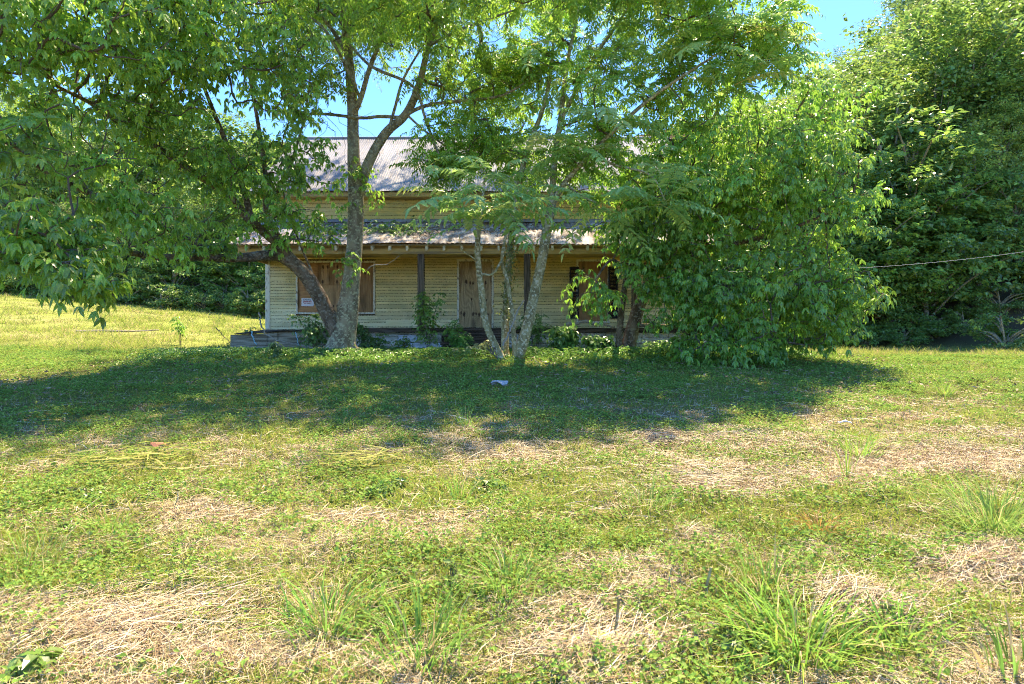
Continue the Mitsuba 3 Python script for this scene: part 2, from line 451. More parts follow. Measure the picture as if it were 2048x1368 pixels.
def dryness(x, y):
    p = np.stack([x, y, x * 0], -1)
    a = meshkit.fbm(p * [0.8, 1.9, 1], 4, 21)
    b = meshkit.fbm(p * [2.6, 4.4, 1], 4, 22)
    d = 0.27 + (a - 0.5) * 0.8 + (b - 0.5) * 1.3
    d = d - 0.16 * sstep(7.5, 10, y) - 0.10 * sstep(11, 14, y)
    for lst, s in ((DRY, 1), (LUSH, -1)):
        for (mx, my, sx, sy, w) in lst:
            d = d + s * 0.52 * w * np.exp(-0.5 * (((x - mx) / sx) ** 2 + ((y - my) / sy) ** 2))
    return np.clip(d, 0, 1)


def axis(breaks):
    out = [breaks[0][0]]
    for a, b, s in breaks:
        n = max(1, int(round((b - a) / s)))
        out += list(np.linspace(a, b, n + 1)[1:])
    return np.array(out)


def terrain():
    xs = axis([(-420, -120, 20), (-120, -40, 4), (-40, -14, 0.8), (-14, -7, 0.25), (-7, 7, 0.09), (7, 14, 0.25), (14, 40, 0.8), (40, 120, 4), (120, 420, 20)])
    ys = axis([(-60, -10, 5), (-10, 1.5, 0.8), (1.5, 8, 0.08), (8, 16, 0.16), (16, 30, 0.45), (30, 60, 1.0), (60, 160, 5), (160, 620, 25)])
    X, Y = np.meshgrid(xs, ys)
    Z = gz(X, Y)
    v = np.stack([X, Y, Z], -1).reshape(-1, 3)
    n, m = X.shape
    i, j = np.meshgrid(np.arange(n - 1), np.arange(m - 1), indexing='ij')
    a = i * m + j
    f = np.stack([a, a + 1, a + m + 1, a + m], -1).reshape(-1, 4)
    d = dryness(v[:, 0], v[:, 1])[:, None]
    fine = meshkit.fbm(v * 9, 2, 31)[:, None]
    soil = np.array([0.12, 0.085, 0.055]) * (0.6 + 0.8 * fine)
    thatch = np.array([0.34, 0.25, 0.15]) * (0.6 + 0.8 * fine)
    green = np.array([0.13, 0.15, 0.045]) * (0.7 + 0.6 * fine)
    c = green * (1 - d) + thatch * d
    c = c * 0.7 + soil * 0.3
    far = sstep(14, 24, v[:, 1:2])
    c = c * (1 - far) + far * (np.array([0.22, 0.26, 0.06]) * (1 - d * 0.7) + np.array([0.40, 0.33, 0.18]) * d * 0.7)
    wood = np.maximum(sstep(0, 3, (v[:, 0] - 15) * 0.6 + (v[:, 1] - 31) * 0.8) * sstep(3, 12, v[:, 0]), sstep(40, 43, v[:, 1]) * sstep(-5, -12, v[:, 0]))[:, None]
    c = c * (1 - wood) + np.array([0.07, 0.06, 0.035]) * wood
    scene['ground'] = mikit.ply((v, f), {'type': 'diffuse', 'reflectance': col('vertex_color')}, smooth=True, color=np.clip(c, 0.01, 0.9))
    tag('ground', 'sloping mown lawn with dry hay patches rising to the house', 'lawn', kind='structure')


terrain()

# ------------------------------------------------------------------ the farmhouse
H = 'farmhouse'
rh = np.random.default_rng(5)
WY = 19.4                                   # the front wall's plane
X0, X1 = Xw(532, WY), 5.50                  # its ends
FL = 2.0                                    # porch floor
EAVE_Y, EAVE_Z, RIDGE_Y, RIDGE_Z = 18.95, 6.17, 23.2, 9.15
EZ = EAVE_Z - 0.02
DOOR = (-1.64, -0.63, FL, 4.10)
WINL = (-6.64, -4.30, 2.52, 4.06)
WINR = (2.06, 2.96, 2.25, 4.10)


def hexa(v8):
    """a block from its eight corners: four of the front face, counter-clockwise seen from outside, then four behind them"""
    f = [[0, 1, 2], [0, 2, 3], [4, 6, 5], [4, 7, 6], [0, 5, 1], [0, 4, 5], [1, 6, 2], [1, 5, 6], [2, 7, 3], [2, 6, 7], [3, 4, 0], [3, 7, 4]]
    return v8, f


def block(x0, x1, y0, y1, z0, z1, wob=0.0, bev=0.0):
    """a block with slightly uneven corners and chamfered front edges (front is towards smaller y)"""
    b = bev
    r = [(x0, z0), (x1, z0), (x1, z1), (x0, z1)]
    i = [(x0 + b, z0 + b), (x1 - b, z0 + b), (x1 - b, z1 - b), (x0 + b, z1 - b)]
    if not b:
        v = np.array([[x, y0, z] for x, z in r] + [[x, y1, z] for x, z in r])
        return v + rh.normal(size=v.shape) * wob, np.array(hexa(v)[1])
    v = np.array([[x, y0, z] for x, z in i] + [[x, y0 + b, z] for x, z in r] + [[x, y1, z] for x, z in r])
    f = [[0, 1, 2], [0, 2, 3], [8, 10, 9], [8, 11, 10]]
    for o in (0, 4):
        for k in range(4):
            a, c = o + k, o + (k + 1) % 4
            f += [[a, a + 4, c + 4], [a, c + 4, c]]
    v[:8] += rh.normal(size=(8, 3)) * wob
    return v, np.array(f)


def part(name, v, f, mat, smooth=False):
    k = numbered(f'{H}__{name}')
    scene[k] = mikit.ply((np.asarray(v, float), np.asarray(f)), mat, smooth=smooth)
    return k


# walls: one shell with gables, then the clapboards on the front
m = MB()
m.box(X0, X1, WY + 0.004, WY + 0.14, 1.30, EAVE_Z - 0.05)
m.box(X0, X0 + 0.14, WY + 0.14, 27.0, 1.30, EAVE_Z - 0.05)
m.box(X1 - 0.14, X1, WY + 0.14, 27.0, 1.30, EAVE_Z - 0.05)
m.box(X0 + 0.14, X1 - 0.14, 26.86, 27.0, 1.30, EAVE_Z - 0.05)
for xa, xb in ((X0, X0 + 0.14), (X1 - 0.14, X1)):
    g = np.array([[xa, WY, EAVE_Z - 0.05], [xa, 27.0, EAVE_Z - 0.05], [xa, RIDGE_Y, RIDGE_Z - 0.1]])
    g2 = g.copy()
    g2[:, 0] = xb
    m.add(np.vstack([g, g2]), [[0, 2, 1], [3, 4, 5], [0, 3, 5], [0, 5, 2], [1, 2, 5], [1, 5, 4], [0, 1, 4], [0, 4, 3]])
m.build(H + '__wall', 'gap_brown')
tag(H, 'abandoned yellow clapboard farmhouse with boarded windows, tin roof and sagging front porch', 'house')


def clap(xa, xb, z, h):
    dz = rh.normal(size=2) * 0.0022
    if rh.random() < .07:
        dz[int(rh.integers(2))] -= .014
    yb, yt = WY - 0.030 + rh.normal() * 0.003, WY - 0.008
    h = h - 0.010
    v = np.array([[xa, yb, z + dz[0]], [xb, yb, z + dz[1]], [xb, yt, z + h - 0.001], [xa, yt, z + h - 0.001],
                  [xa, WY - 0.001, z + dz[0]], [xb, WY - 0.001, z + dz[1]], [xb, WY - 0.001, z + h - 0.001], [xa, WY - 0.001, z + h - 0.001]])
    k = numbered(H + '__wall__clapboard')
    scene[k] = mikit.ply((v, np.array(hexa(v)[1])), ('siding_paint', 'siding_paint', 'siding_paint_dull', 'siding_paint_fresh')[int(rh.integers(4))])


rows = []
z = FL - 0.02
while z < 4.18:
    h = 0.112 if z < 2.7 else 0.088
    rows.append((z, h))
    z += h
z = 5.30
while z < 6.02:
    rows.append((z, 0.118))
    z += 0.118
for z, h in rows:
    cuts = sorted((a - 0.065, b + 0.065) for a, b, c, d in (DOOR, WINL, WINR) if c - 0.07 < z + h * 0.7 and z + h * 0.3 < d + 0.07)
    xs, at = [], X0 + 0.135
    for a, b in cuts:
        xs.append((at, a))
        at = b
    xs.append((at, X1 - 0.135))
    for a, b in xs:
        if b - a > 4.5:
            q = a + (b - a) * (0.3 + 0.4 * rh.random())
            clap(a, q - 0.0015, z, h)
            clap(q + 0.0015, b, z, h)
        else:
            clap(a, b, z, h)
for xa, xb in ((X0 - 0.012, X0 + 0.13), (X1 - 0.13, X1 + 0.012)):
    part('corner_board', *block(xa, xb, WY - 0.034, WY, 1.9, 5.98, 0, 0.004), 'trim_paint')

# front door, boarded with a sheet of plywood, in its casing
k = part('front_door', *block(DOOR[0] + 0.002, DOOR[1] - 0.002, WY - 0.03, WY - 0.004, FL - 0.015, DOOR[3], 0, 0.003), 'plywood_door')
tag(k, 'weathered plywood sheet with dark knots nailed over the doorway')
c = MB()
c.add(*block(DOOR[0] - 0.06, DOOR[0] - 0.003, WY - 0.042, WY - 0.002, FL, DOOR[3], 0, 0.005)).add(*block(DOOR[1] + 0.003, DOOR[1] + 0.06, WY - 0.042, WY - 0.002, FL, DOOR[3], 0, 0.005))
c.add(*block(DOOR[0] - 0.07, DOOR[1] + 0.07, WY - 0.045, WY - 0.002, DOOR[3] + 0.003, DOOR[3] + 0.065, 0, 0.005))
c.build(H + '__front_door__casing', 'trim_paint')


def casing(key, w, t=0.055):
    c = MB()
    c.add(*block(w[0] - t, w[0] - 0.002, WY - 0.045, WY - 0.002, w[2], w[3], 0, 0.005)).add(*block(w[1] + 0.002, w[1] + t, WY - 0.045, WY - 0.002, w[2], w[3], 0, 0.005))
    c.add(*block(w[0] - t - 0.01, w[1] + t + 0.01, WY - 0.048, WY - 0.002, w[3] + 0.002, w[3] + t, 0, 0.005)).add(*block(w[0] - t - 0.01, w[1] + t + 0.01, WY - 0.06, WY - 0.002, w[2] - t, w[2] - 0.002, 0, 0.005))
    c.build(key, 'trim_paint')


# wide window on the left, patched with several pieces of plywood
kw = H + '__window'
COUNT[kw] = 1
scene[kw] = mikit.ply(block(*WINL[:2], WY - 0.006, WY - 0.001, *WINL[2:]), 'plywood_brown')
tag(kw, 'wide boarded window behind the leaning trunk')
casing(kw + '__frame', WINL)
for px0, px1, py0, py1, mat, out in ((597, 635.5, 528, 624, 'plywood_red', .022), (636.5, 692, 570, 624, 'plywood_mid', .024), (641, 657, 528, 569, 'plywood_mid', .03), (658, 667, 528, 568, 'plywood_brown', .018),
                                     (668, 690, 528, 569, 'plywood_mid', .03), (636.5, 640.5, 528, 569, 'plywood_brown', .016), (691, 716, 528, 590, 'plywood_brown', .02), (693, 742, 591, 624, 'plywood_brown', .026),
                                     (717, 742, 528, 590, 'plywood_brown', .022)):
    a, b, d, e = Xw(px0), Xw(px1), Zw(py1), Zw(py0)
    k = numbered(kw + '__plywood_board')
    scene[k] = mikit.ply(block(max(a, WINL[0] + .003), min(b, WINL[1] - .003), WY - out - 0.006, WY - 0.007, max(d, WINL[2] + .003), min(e, WINL[3] - .003), 0.0, 0.002), mat)
# window on the right with its pair of shutters
kw = H + '__window_001'
COUNT[H + '__window'] = 2
scene[kw] = mikit.ply(block(*WINR[:2], WY - 0.006, WY - 0.001, *WINR[2:]), 'plywood_brown')
tag(kw, 'boarded window between two black shutters')
casing(kw + '__frame', WINR, 0.06)
scene[kw + '__plywood_board'] = mikit.ply(block(WINR[0] + .004, WINR[1] - .004, WY - 0.028, WY - 0.007, WINR[2] + .004, WINR[3] - .004, 0, .002), 'plywood_brown')
for px0, px1 in ((1139.5, 1158), (1217, 1236)):
    a, b, d, e = Xw(px0), Xw(px1), Zw(637), Zw(533.5)
    s = MB()
    s.add(*block(a, a + .045, WY - .075, WY - .026, d, e, 0, .004)).add(*block(b - .045, b, WY - .075, WY - .026, d, e, 0, .004))
    for zz in (d, (d + e) / 2 - .03, e - .07):
        s.add(*block(a + .046, b - .046, WY - .07, WY - .03, zz, zz + .07, 0, .003))
    q = d + .075
    while q < e - .08:
        if abs(q - (d + e) / 2) > .05:
            v = np.array([[a + .047, WY - .066, q], [b - .047, WY - .066, q], [b - .047, WY - .062, q + .006], [a + .047, WY - .062, q + .006], [a + .047, WY - .036, q + .03], [b - .047, WY - .036, q + .03], [b - .047, WY - .032, q + .036], [a + .047, WY - .032, q + .036]])
            s.add(*hexa(v))
        q += .042
    s.build(numbered(H + '__shutter'), 'shutter_paint')

# main roof: corrugated tin in sheets, front and back slopes


def corrugated(key, xa, xb, ya, za, yb, zb, mat, pitch=0.076, amp=0.006, nr=5, sag=0.0, lift=0.0):
    n = max(3, int(round((xb - xa) / pitch * 8)))
    xs = np.linspace(xa, xb, n + 1)
    t = np.linspace(0, 1, nr)
    X, Tt = np.meshgrid(xs, t)
    L = math.hypot(yb - ya, zb - za)
    ny, nz = -(zb - za) / L, (yb - ya) / L
    if nz < 0:
        ny, nz = -ny, -nz
    hgt = amp * np.sin(2 * np.pi * X / pitch) + lift + sag * (meshkit.noise(np.stack([X * 0.9, Tt * 2.2, X * 0], -1), 3) - 0.5)
    Y, Z = ya + (yb - ya) * Tt + ny * hgt, za + (zb - za) * Tt + nz * hgt
    v = np.stack([X, Y, Z], -1).reshape(-1, 3)
    i, j = np.meshgrid(np.arange(nr - 1), np.arange(n), indexing='ij')
    a = (i * (n + 1) + j).ravel()
    f = np.vstack([np.stack([a, a + 1, a + n + 2], 1), np.stack([a, a + n + 2, a + n + 1], 1)])
    scene[key] = mikit.ply((v, f), mat, smooth=True)


def slab(x0, x1, ya, za, yb, zb, th):
    L = math.hypot(yb - ya, zb - za)
    ny, nz = (zb - za) / L * th, -(yb - ya) / L * th
    v = np.array([[x0, ya + ny, za + nz], [x1, ya + ny, za + nz], [x1, ya, za], [x0, ya, za], [x0, yb + ny, zb + nz], [x1, yb + ny, zb + nz], [x1, yb, zb], [x0, yb, zb]])
    return hexa(v)


RX0, RX1 = X0 - 0.35, X1 + 0.35
part('roof', *slab(RX0 + .05, RX1 - .05, EAVE_Y + .06, EZ - .01, RIDGE_Y, RIDGE_Z - .06, .03), 'deck_wood')
n = 21
for i in range(n):
    a, b = RX0 + (RX1 - RX0) * i / n, RX0 + (RX1 - RX0) * (i + 1) / n
    corrugated(numbered(H + '__roof__tin_sheet'), a - .01, b + .02, EAVE_Y - rh.random() * .03, EAVE_Z, RIDGE_Y, RIDGE_Z, 'roof_tin', sag=.035, lift=.004 * (i % 2))
corrugated(H + '__roof__rear_slope', RX0, RX1, 27.45, EAVE_Z, RIDGE_Y, RIDGE_Z, 'roof_tin')
v, f = tube(np.array([[RX0, RIDGE_Y, RIDGE_Z + .005], [-3, RIDGE_Y, RIDGE_Z + .02], [1, RIDGE_Y, RIDGE_Z + .005], [RX1, RIDGE_Y, RIDGE_Z + .015]]), .06, 8)
part('roof__ridge_cap', v, f, 'roof_tin', 40)
for xa, xb in ((RX0 + .06, -3.1), (-3.09, 1.6), (1.61, RX1 - .06)):
    part('fascia_board', *block(xa, xb, EAVE_Y + .03, EAVE_Y + .055, EAVE_Z - .15, EAVE_Z - .03, .002), 'fascia_paint')
part('soffit', *block(RX0 + .06, RX1 - .06, EAVE_Y + .057, WY - .03, EAVE_Z - .14, EAVE_Z - .12), 'fascia_paint')
part('frieze_board', *block(X0, X1, WY - .032, WY - .004, 6.0, EAVE_Z - .142, 0, .004), 'fascia_paint')

# porch roof
PX0, PX1, PEY, PEZ, PTY, PTZ = -7.72, 5.75, 17.0, 4.27, WY - .03, 5.36
n = 20
part('porch_roof', *slab(PX0 + .03, PX1 - .03, PEY + .03, PEZ - .02, PTY - .02, PTZ - .03, .022), 'deck_wood')
for i in range(n):
    a, b = PX0 + (PX1 - PX0) * i / n, PX0 + (PX1 - PX0) * (i + 1) / n
    corrugated(numbered(H + '__porch_roof__tin_sheet'), a - .01, b + .02, PEY - rh.random() * .05, PEZ, PTY, PTZ, 'porch_tin', .127, .006, 7, .05, .006 * (i % 2))
part('porch_roof__flashing', *slab(PX0 + .4, PX1 - .4, WY - .34, PTZ - .10, WY - .036, PTZ + .05, .004), 'roof_tin')
for i in range(27):
    x = Xw(660, 17.1) - 2 * .657 + (i - 2) * .4928 + rh.normal() * .012
    if PX0 + .1 < x < PX1 - .1:
        sl = (PTZ - PEZ) / (PTY - PEY)
        v = np.array([[x - .03, PEY + .07, PEZ - .17], [x + .03, PEY + .07, PEZ - .17], [x + .03, PEY + .07, PEZ - .02], [x - .03, PEY + .07, PEZ - .02],
                      [x - .03, WY - .05, PEZ - .17 + sl * 2.28], [x + .03, WY - .05, PEZ - .17 + sl * 2.28], [x + .03, WY - .05, PEZ - .03 + sl * 2.28], [x - .03, WY - .05, PEZ - .03 + sl * 2.28]])
        part('porch_rafter', *hexa(v), 'rafter_wood')
for xa, xb in ((PX0 + .12, -4.7), (-4.69, -.9), (-.89, 2.5), (2.51, PX1 - .12)):
    part('porch_beam', *block(xa, xb, 17.27, 17.41, 4.035, 4.19, .004, .004), 'fascia_paint')
    part('porch_frieze', *block(xa, xb, 17.30, 17.335, 4.193, 4.34, .003), 'fascia_paint')
for i in range(12):
    part('porch_ceiling_board', *block(PX0 + .15, PX1 - .15, 17.43 + i * .162, 17.43 + i * .162 + .157, 4.205, 4.22, .001), 'fascia_paint')
for xa in (PX0 + .13, PX1 - .16):
    part('porch_beam', *block(xa, xa + .03, 17.42, WY - .04, 4.0, 4.19), 'fascia_paint')
for px in (842.5, 1054.5, 1270):
    x = Xw(px, 17.34)
    k = part('porch_post', *block(x - .088, x + .088, 17.25, 17.425, FL - .01, 4.032, .004, .008), 'post_wood')

# porch floor and what it stands on
for i in range(30):
    a, b = PX0 + .1 + (PX1 - PX0 - .2) * i / 30, PX0 + .1 + (PX1 - PX0 - .2) * (i + 1) / 30
    v, f = block(a, b - .006, 17.20 - rh.random() * .06, WY - .03, FL - .035, FL - .002 - rh.random() * .012, .003)
    left = np.clip((-4.9 - v[:, 0]) / 2.9, 0, 1)
    v[:, 2] -= .17 * left * np.clip((WY - v[:, 1]) / 1.2, 0, 1)
    part('porch_floor_board', v, f, 'rotten_wood')
xa = -5.2
while xa < PX1 - .3:
    xb = min(xa + .5 + rh.random() * 1.6, PX1 - .1)
    m = trimesh.creation.box(extents=(xb - xa - .01, .09, .09 + rh.random() * .05)).subdivide().subdivide()
    v = m.vertices + [(xa + xb) / 2, 17.19, FL - .085]
    v = v + (meshkit.fbm(v * 7, 3, 4)[:, None] - .5) * [.02, .07, .06]
    part('porch_edge_beam', v, m.faces, 'rotten_wood')
    xa = xb
FY = 17.26


def course(name, px0, px1, zt, zb, mat, y=FY, pieces=1, tilt=0.0, rough=0.0):
    for i in range(pieces):
        a, b = Xw(px0 + (px1 - px0) * i / pieces, y), Xw(px0 + (px1 - px0) * (i + 1) / pieces, y)
        v, f = block(a + .004, b - .004, y + rh.random() * .008, y + .16, zb + .004, zt - .004, .002, .008)
        if rough:
            m = trimesh.Trimesh(v, f, process=False).subdivide().subdivide().subdivide().subdivide()
            v, f = m.vertices.copy(), m.faces
            front = (v[:, 1] < y + .03) & (np.abs(v[:, 0] - (a + b) / 2) < (b - a) / 2 - .02) & (np.abs(v[:, 2] - (zt + zb) / 2) < (zt - zb) / 2 - .015)
            v[:, 1] -= front * rough * meshkit.fbm(v * 14, 3, 8) * 1.6
        if tilt:
            v[:, 2] -= tilt * np.clip((-4.95 - v[:, 0]) / 2.8, 0, 1) * (v[:, 2] > zb + .05)
        part(name, v, f, mat)


course('foundation_block', 460, 534, 1.965, 1.30, 'plank_wall', tilt=.17)
course('foundation_block', 534, 555, 1.965, 1.30, 'plank_wall', y=FY - .012, tilt=.17)
course('foundation_block', 555, 600, 1.965, 1.30, 'plank_wall', y=FY + .02, tilt=.17)
course('foundation_block', 600, 690, 1.965, 1.30, 'plank_wall', y=FY + .05)
course('foundation_panel', 690, 795, 1.89, 1.765, 'concrete_pale', y=FY + .02, pieces=2)
course('foundation_panel', 690, 795, 1.765, 1.30, 'concrete_pale', y=FY - .005)
course('foundation_block', 795, 885, 1.89, 1.80, 'concrete_green', y=FY + .03, pieces=2)
course('foundation_block', 795, 835, 1.80, 1.585, 'concrete_silver', pieces=2, rough=.035)
course('foundation_block', 835, 885, 1.80, 1.585, 'concrete_green', pieces=2, rough=.03)
course('foundation_block', 795, 885, 1.585, 1.37, 'concrete_silver', pieces=4, rough=.01)
course('foundation_block', 1008, 1128, 1.89, 1.74, 'concrete_green', pieces=3, rough=.012)
course('foundation_block', 1128, 1420, 1.89, 1.735, 'concrete_pale', pieces=7, rough=.012)
course('foundation_block', 1008, 1420, 1.735, 1.555, 'concrete_pale', y=FY - .01, pieces=6, rough=.012)
course('foundation_block', 1008, 1420, 1.555, 1.10, 'concrete_green', y=FY + .01, pieces=6, rough=.012)
# wooden steps in front of the door
for i, (zt, y0) in enumerate(((1.98, 17.0), (1.78, 16.72), (1.58, 16.45))):
    m = trimesh.creation.box(extents=(1.62, .30, .05)).subdivide().subdivide()
    v = m.vertices + [-1.08, y0 + .13, zt - .03]
    v = v + (meshkit.fbm(v * 6, 3, 5)[:, None] - .5) * [.01, .03, .05]
    part('porch_step', v, m.faces, 'rotten_wood')
    part('porch_step_riser', *block(-1.86, -.30, y0 + .03, y0 + .06, zt - .23, zt - .065, .004), 'rotten_wood')
part('foundation_panel', *block(Xw(885, FY) + .01, Xw(1008, FY) - .01, FY + .02, FY + .1, 1.3, 1.86), 'rotten_wood')

# the paper notice tacked to the left window board
nx0, nx1, nz0, nz1 = Xw(601.5), Xw(626), Zw(612), Zw(596)
ny = WY - .036
scene['warning_notice'] = mikit.ply(block(nx0, nx1, ny, ny + .004, nz0, nz1), 'paper_white')
tag('warning_notice', 'small white notice with red and dark print tacked low on the boarded window', 'sign')
for key, mat, lines in (('warning_notice__dark_print', 'ink_dark', ((0.80, .11, .12, .82),)), ('warning_notice__red_print', 'ink_red', ((0.58, .11, .14, .86), (.40, .045, .2, .75), (.30, .045, .2, .8)))):
    m = MB()
    for zz, hh, a, b in lines:
        x = a
        while x < b:
            w_ = .02 + rh.random() * .05
            m.box(nx0 + x * (nx1 - nx0), nx0 + min(x + w_, b) * (nx1 - nx0), ny - .0035, ny - .0015, nz0 + (zz - hh * (0.6 + .4 * rh.random())) * (nz1 - nz0), nz0 + (zz + hh * .3) * (nz1 - nz0))
            x += w_ + .02
    m.build(key, mat)

# the service cable from the house corner to a pole out of the frame
p0, p1 = np.array([X1 + .02, 19.0, 3.75]), np.array([34.0, 25.5, 8.6])
t = np.linspace(0, 1, 40)[:, None]
c = p0 + (p1 - p0) * t
c[:, 2] -= 1.5 * 4 * (t * (1 - t))[:, 0] * .75
scene['service_cable'] = mikit.ply(tube(c, .0065, 6), 'cable_grey', smooth=True)
tag('service_cable', 'thin pale cable running from the house to the right across the dark woods', 'cable')

# ------------------------------------------------------------------ trees built one by one
def blob_points(rng, blobs, gap=0.38, seed=0):
    """points that the twigs grow to, inside lumpy volumes: (px, py, Y, half width px, half height px, half depth m, how many)"""
    out = []
    for k, (px, py, Y, rx, ry, rY, n) in enumerate(blobs):
        u = rng.normal(size=(n * 4, 3))
        u = unit(u) * (rng.random((n * 4, 1)) ** 0.42)
        c = W(px, py, Y)
        p = c + u * [rx / FX * Y, rY, ry / FX * Y]
        keep = meshkit.fbm(p * 0.85, 2, seed + 40) > gap
        p = p[keep][:n]
        out.append(p)
    return np.vstack(out)


def grow(rng, limbs, att, path_cost=0.3, tip_r=0.006, power=0.48, rmax=0.09):
    """joins the points to the limbs, nearest first, and returns (chains of points, radii), and each point's direction"""
    nodes, free, cap = [], [], []
    for line, start in limbs:
        s = smooth_line(line, 6)
        a = int(len(s) * start)
        nodes.append(s[a:, :3])
        cap.append(s[a:, 3])
    base = np.vstack(nodes)
    cap = np.concatenate(cap)
    nb, na = len(base), len(att)
    pos = np.vstack([base, att])
    parent = np.full(nb + na, -1)
    from scipy.spatial import cKDTree
    d0, i0 = cKDTree(base).query(att)
    best, who = d0 * 1.0, i0.copy()
    path = np.zeros(nb + na)
    out = np.ones(na, bool)
    order = []
    for _ in range(na):
        j = int(np.argmin(np.where(out, best, 1e9)))
        out[j] = False
        g = nb + j
        parent[g] = who[j]
        path[g] = path[who[j]] + np.linalg.norm(pos[g] - pos[who[j]])
        order.append(g)
        d = np.linalg.norm(att - att[j], axis=1) + path_cost * path[g]
        b = out & (d < best)
        best[b] = d[b]
        who[b] = g
    desc = np.zeros(nb + na)
    kids = {}
    for g in reversed(order):
        desc[g] += 1
        desc[parent[g]] += desc[g]
    for g in order:
        kids.setdefault(parent[g], []).append(g)
    rad = np.minimum(tip_r * np.maximum(desc, 1) ** power, rmax)
    chains = []
    stack = [(p, k) for p in list(kids) if p < nb for k in kids[p]]
    while stack:
        p, k = stack.pop()
        line, rr = [pos[p]], [min(rad[k] * 1.15, cap[p] * .8 if p < nb else 9)]
        at = k
        while True:
            line.append(pos[at])
            rr.append(min(rad[at], rr[-1]))
            ch = kids.get(at)
            if not ch:
                break
            ch = sorted(ch, key=lambda q: -desc[q])
            for q in ch[1:]:
                stack.append((at, q))
            at = ch[0]
        chains.append((np.array(line), np.array(rr)))
    tdir = np.zeros((na, 3))
    for j in range(na):
        tdir[j] = att[j] - pos[parent[nb + j]]
    return chains, tdir, [pos[parent[nb + j]] for j in range(na)]


def add_chains(mb, chains, rng, sides=5, bend=0.07):
    for line, rr in chains:
        if len(line) == 2:
            L = np.linalg.norm(line[1] - line[0])
            midp = (line[0] + line[1]) / 2 + rng.normal(size=3) * bend * L + [0, 0, .06 * L]
            line = np.array([line[0], midp, line[1]])
            rr = np.array([rr[0], rr.mean(), rr[1] * .6])
        s = smooth_line(np.hstack([line, rr[:, None]]), 3)
        s[1:-1, :3] += rng.normal(size=(len(s) - 2, 3)) * 0.012
        mb.add(*tube(s[:, :3], np.maximum(s[:, 3], .0025), sides))


def limb_part(tree, name, pts, mat, sides=12, lump=0.10, seed=0, girth=1.0):
    """pts: (px, py, Y, radius in m) as measured on the photograph"""
    p = np.array([[*W(a, b, c), r * girth] for a, b, c, r in pts])
    s = smooth_line(p, 8)
    k = numbered(f'{tree}__{name}')
    v, f = tube(s[:, :3], s[:, 3], sides, lump, seed)
    scene[k] = mikit.ply((v, f), mat, smooth=True)
    return p


def split_leaves(tree, v, f, c, per_v, per_f, O, n_parts, mat, part_name='leaf'):
    """the leaves that show largest become parts of their own, the rest one mass"""
    n = len(O)
    dist = np.linalg.norm(O - [0, 0, EYE], axis=1)
    inside = (np.abs(O[:, 0] / O[:, 1]) < 0.81) & (np.abs((O[:, 2] - EYE) / O[:, 1]) < 0.54)
    order = np.argsort(np.where(inside, dist, 1e6))[:n_parts]
    V, F, C = v.reshape(n, per_v, 3), f.reshape(n, per_f, 3), c.reshape(n, per_v, 3)
    C = np.clip(C, .003, .95)
    for i in order:
        scene[numbered(f'{tree}__{part_name}')] = mikit.ply((V[i], F[i] - i * per_v), mat, color=C[i])
    rest = np.ones(n, bool)
    rest[order] = False
    idx = np.nonzero(rest)[0]
    FF = F[idx] - (idx * per_v)[:, None, None] + (np.arange(len(idx)) * per_v)[:, None, None]
    k = f'{tree}__foliage'
    scene[k] = mikit.ply((V[idx].reshape(-1, 3), FF.reshape(-1, 3)), mat, color=C[idx].reshape(-1, 3))
    tag(k, kind='stuff')


def dress(rng, tree, limbs, att, per, Lr, pairs, ll, lw, base, n_parts, droop=.35, hang=.35, angle=1.0, spread=1.0, along=0.9, path_cost=.3, tip_r=.006, up=.12, detail=2, rach=.0035, hue=None, part_name='leaf', var=.22):
    chains, td, par = grow(rng, limbs, att, path_cost, tip_r)
    mb = MB()
    add_chains(mb, chains, rng)
    k = mb.build(f'{tree}__twigs', 'twig_bark', smooth=True)
    tag(k, kind='stuff')
    n = len(att) * per
    ia = np.repeat(np.arange(len(att)), per)
    par = np.array(par)
    t = 1 - along * rng.random((n, 1)) ** 1.5 * np.minimum(1, 0.9 / (np.linalg.norm(td, axis=1)[ia][:, None] + 1e-6))
    O = par[ia] + td[ia] * t + rng.normal(size=(n, 3)) * .03
    D = unit(td)[ia] * .55 + unit(rng.normal(size=(n, 3)) * [1, 1, .45]) * spread + [0, 0, up]
    c = leaf_colour(rng, n, base, var)
    clump = meshkit.fbm(att * .9, 2, 77)[ia][:, None]
    c = c * (0.72 + 0.56 * clump)
    if hue is not None:
        c = c * hue(O)
    LL = Lr * (.75 + .5 * rng.random(n))
    v, f, c, pv, pf = compound(rng, O, D, LL, pairs, ll * (.8 + .4 * rng.random(n)), lw * (.8 + .4 * rng.random(n)), c, detail, droop, angle, hang, rach=rach)
    split_leaves(tree, v, f, c, pv, pf, O, n_parts, 'leaf_material', part_name)


GREEN_A = (0.25, 0.43, 0.055)
GREEN_B = (0.27, 0.45, 0.055)
GREEN_C = (0.27, 0.47, 0.065)
GREEN_D = (0.23, 0.42, 0.06)

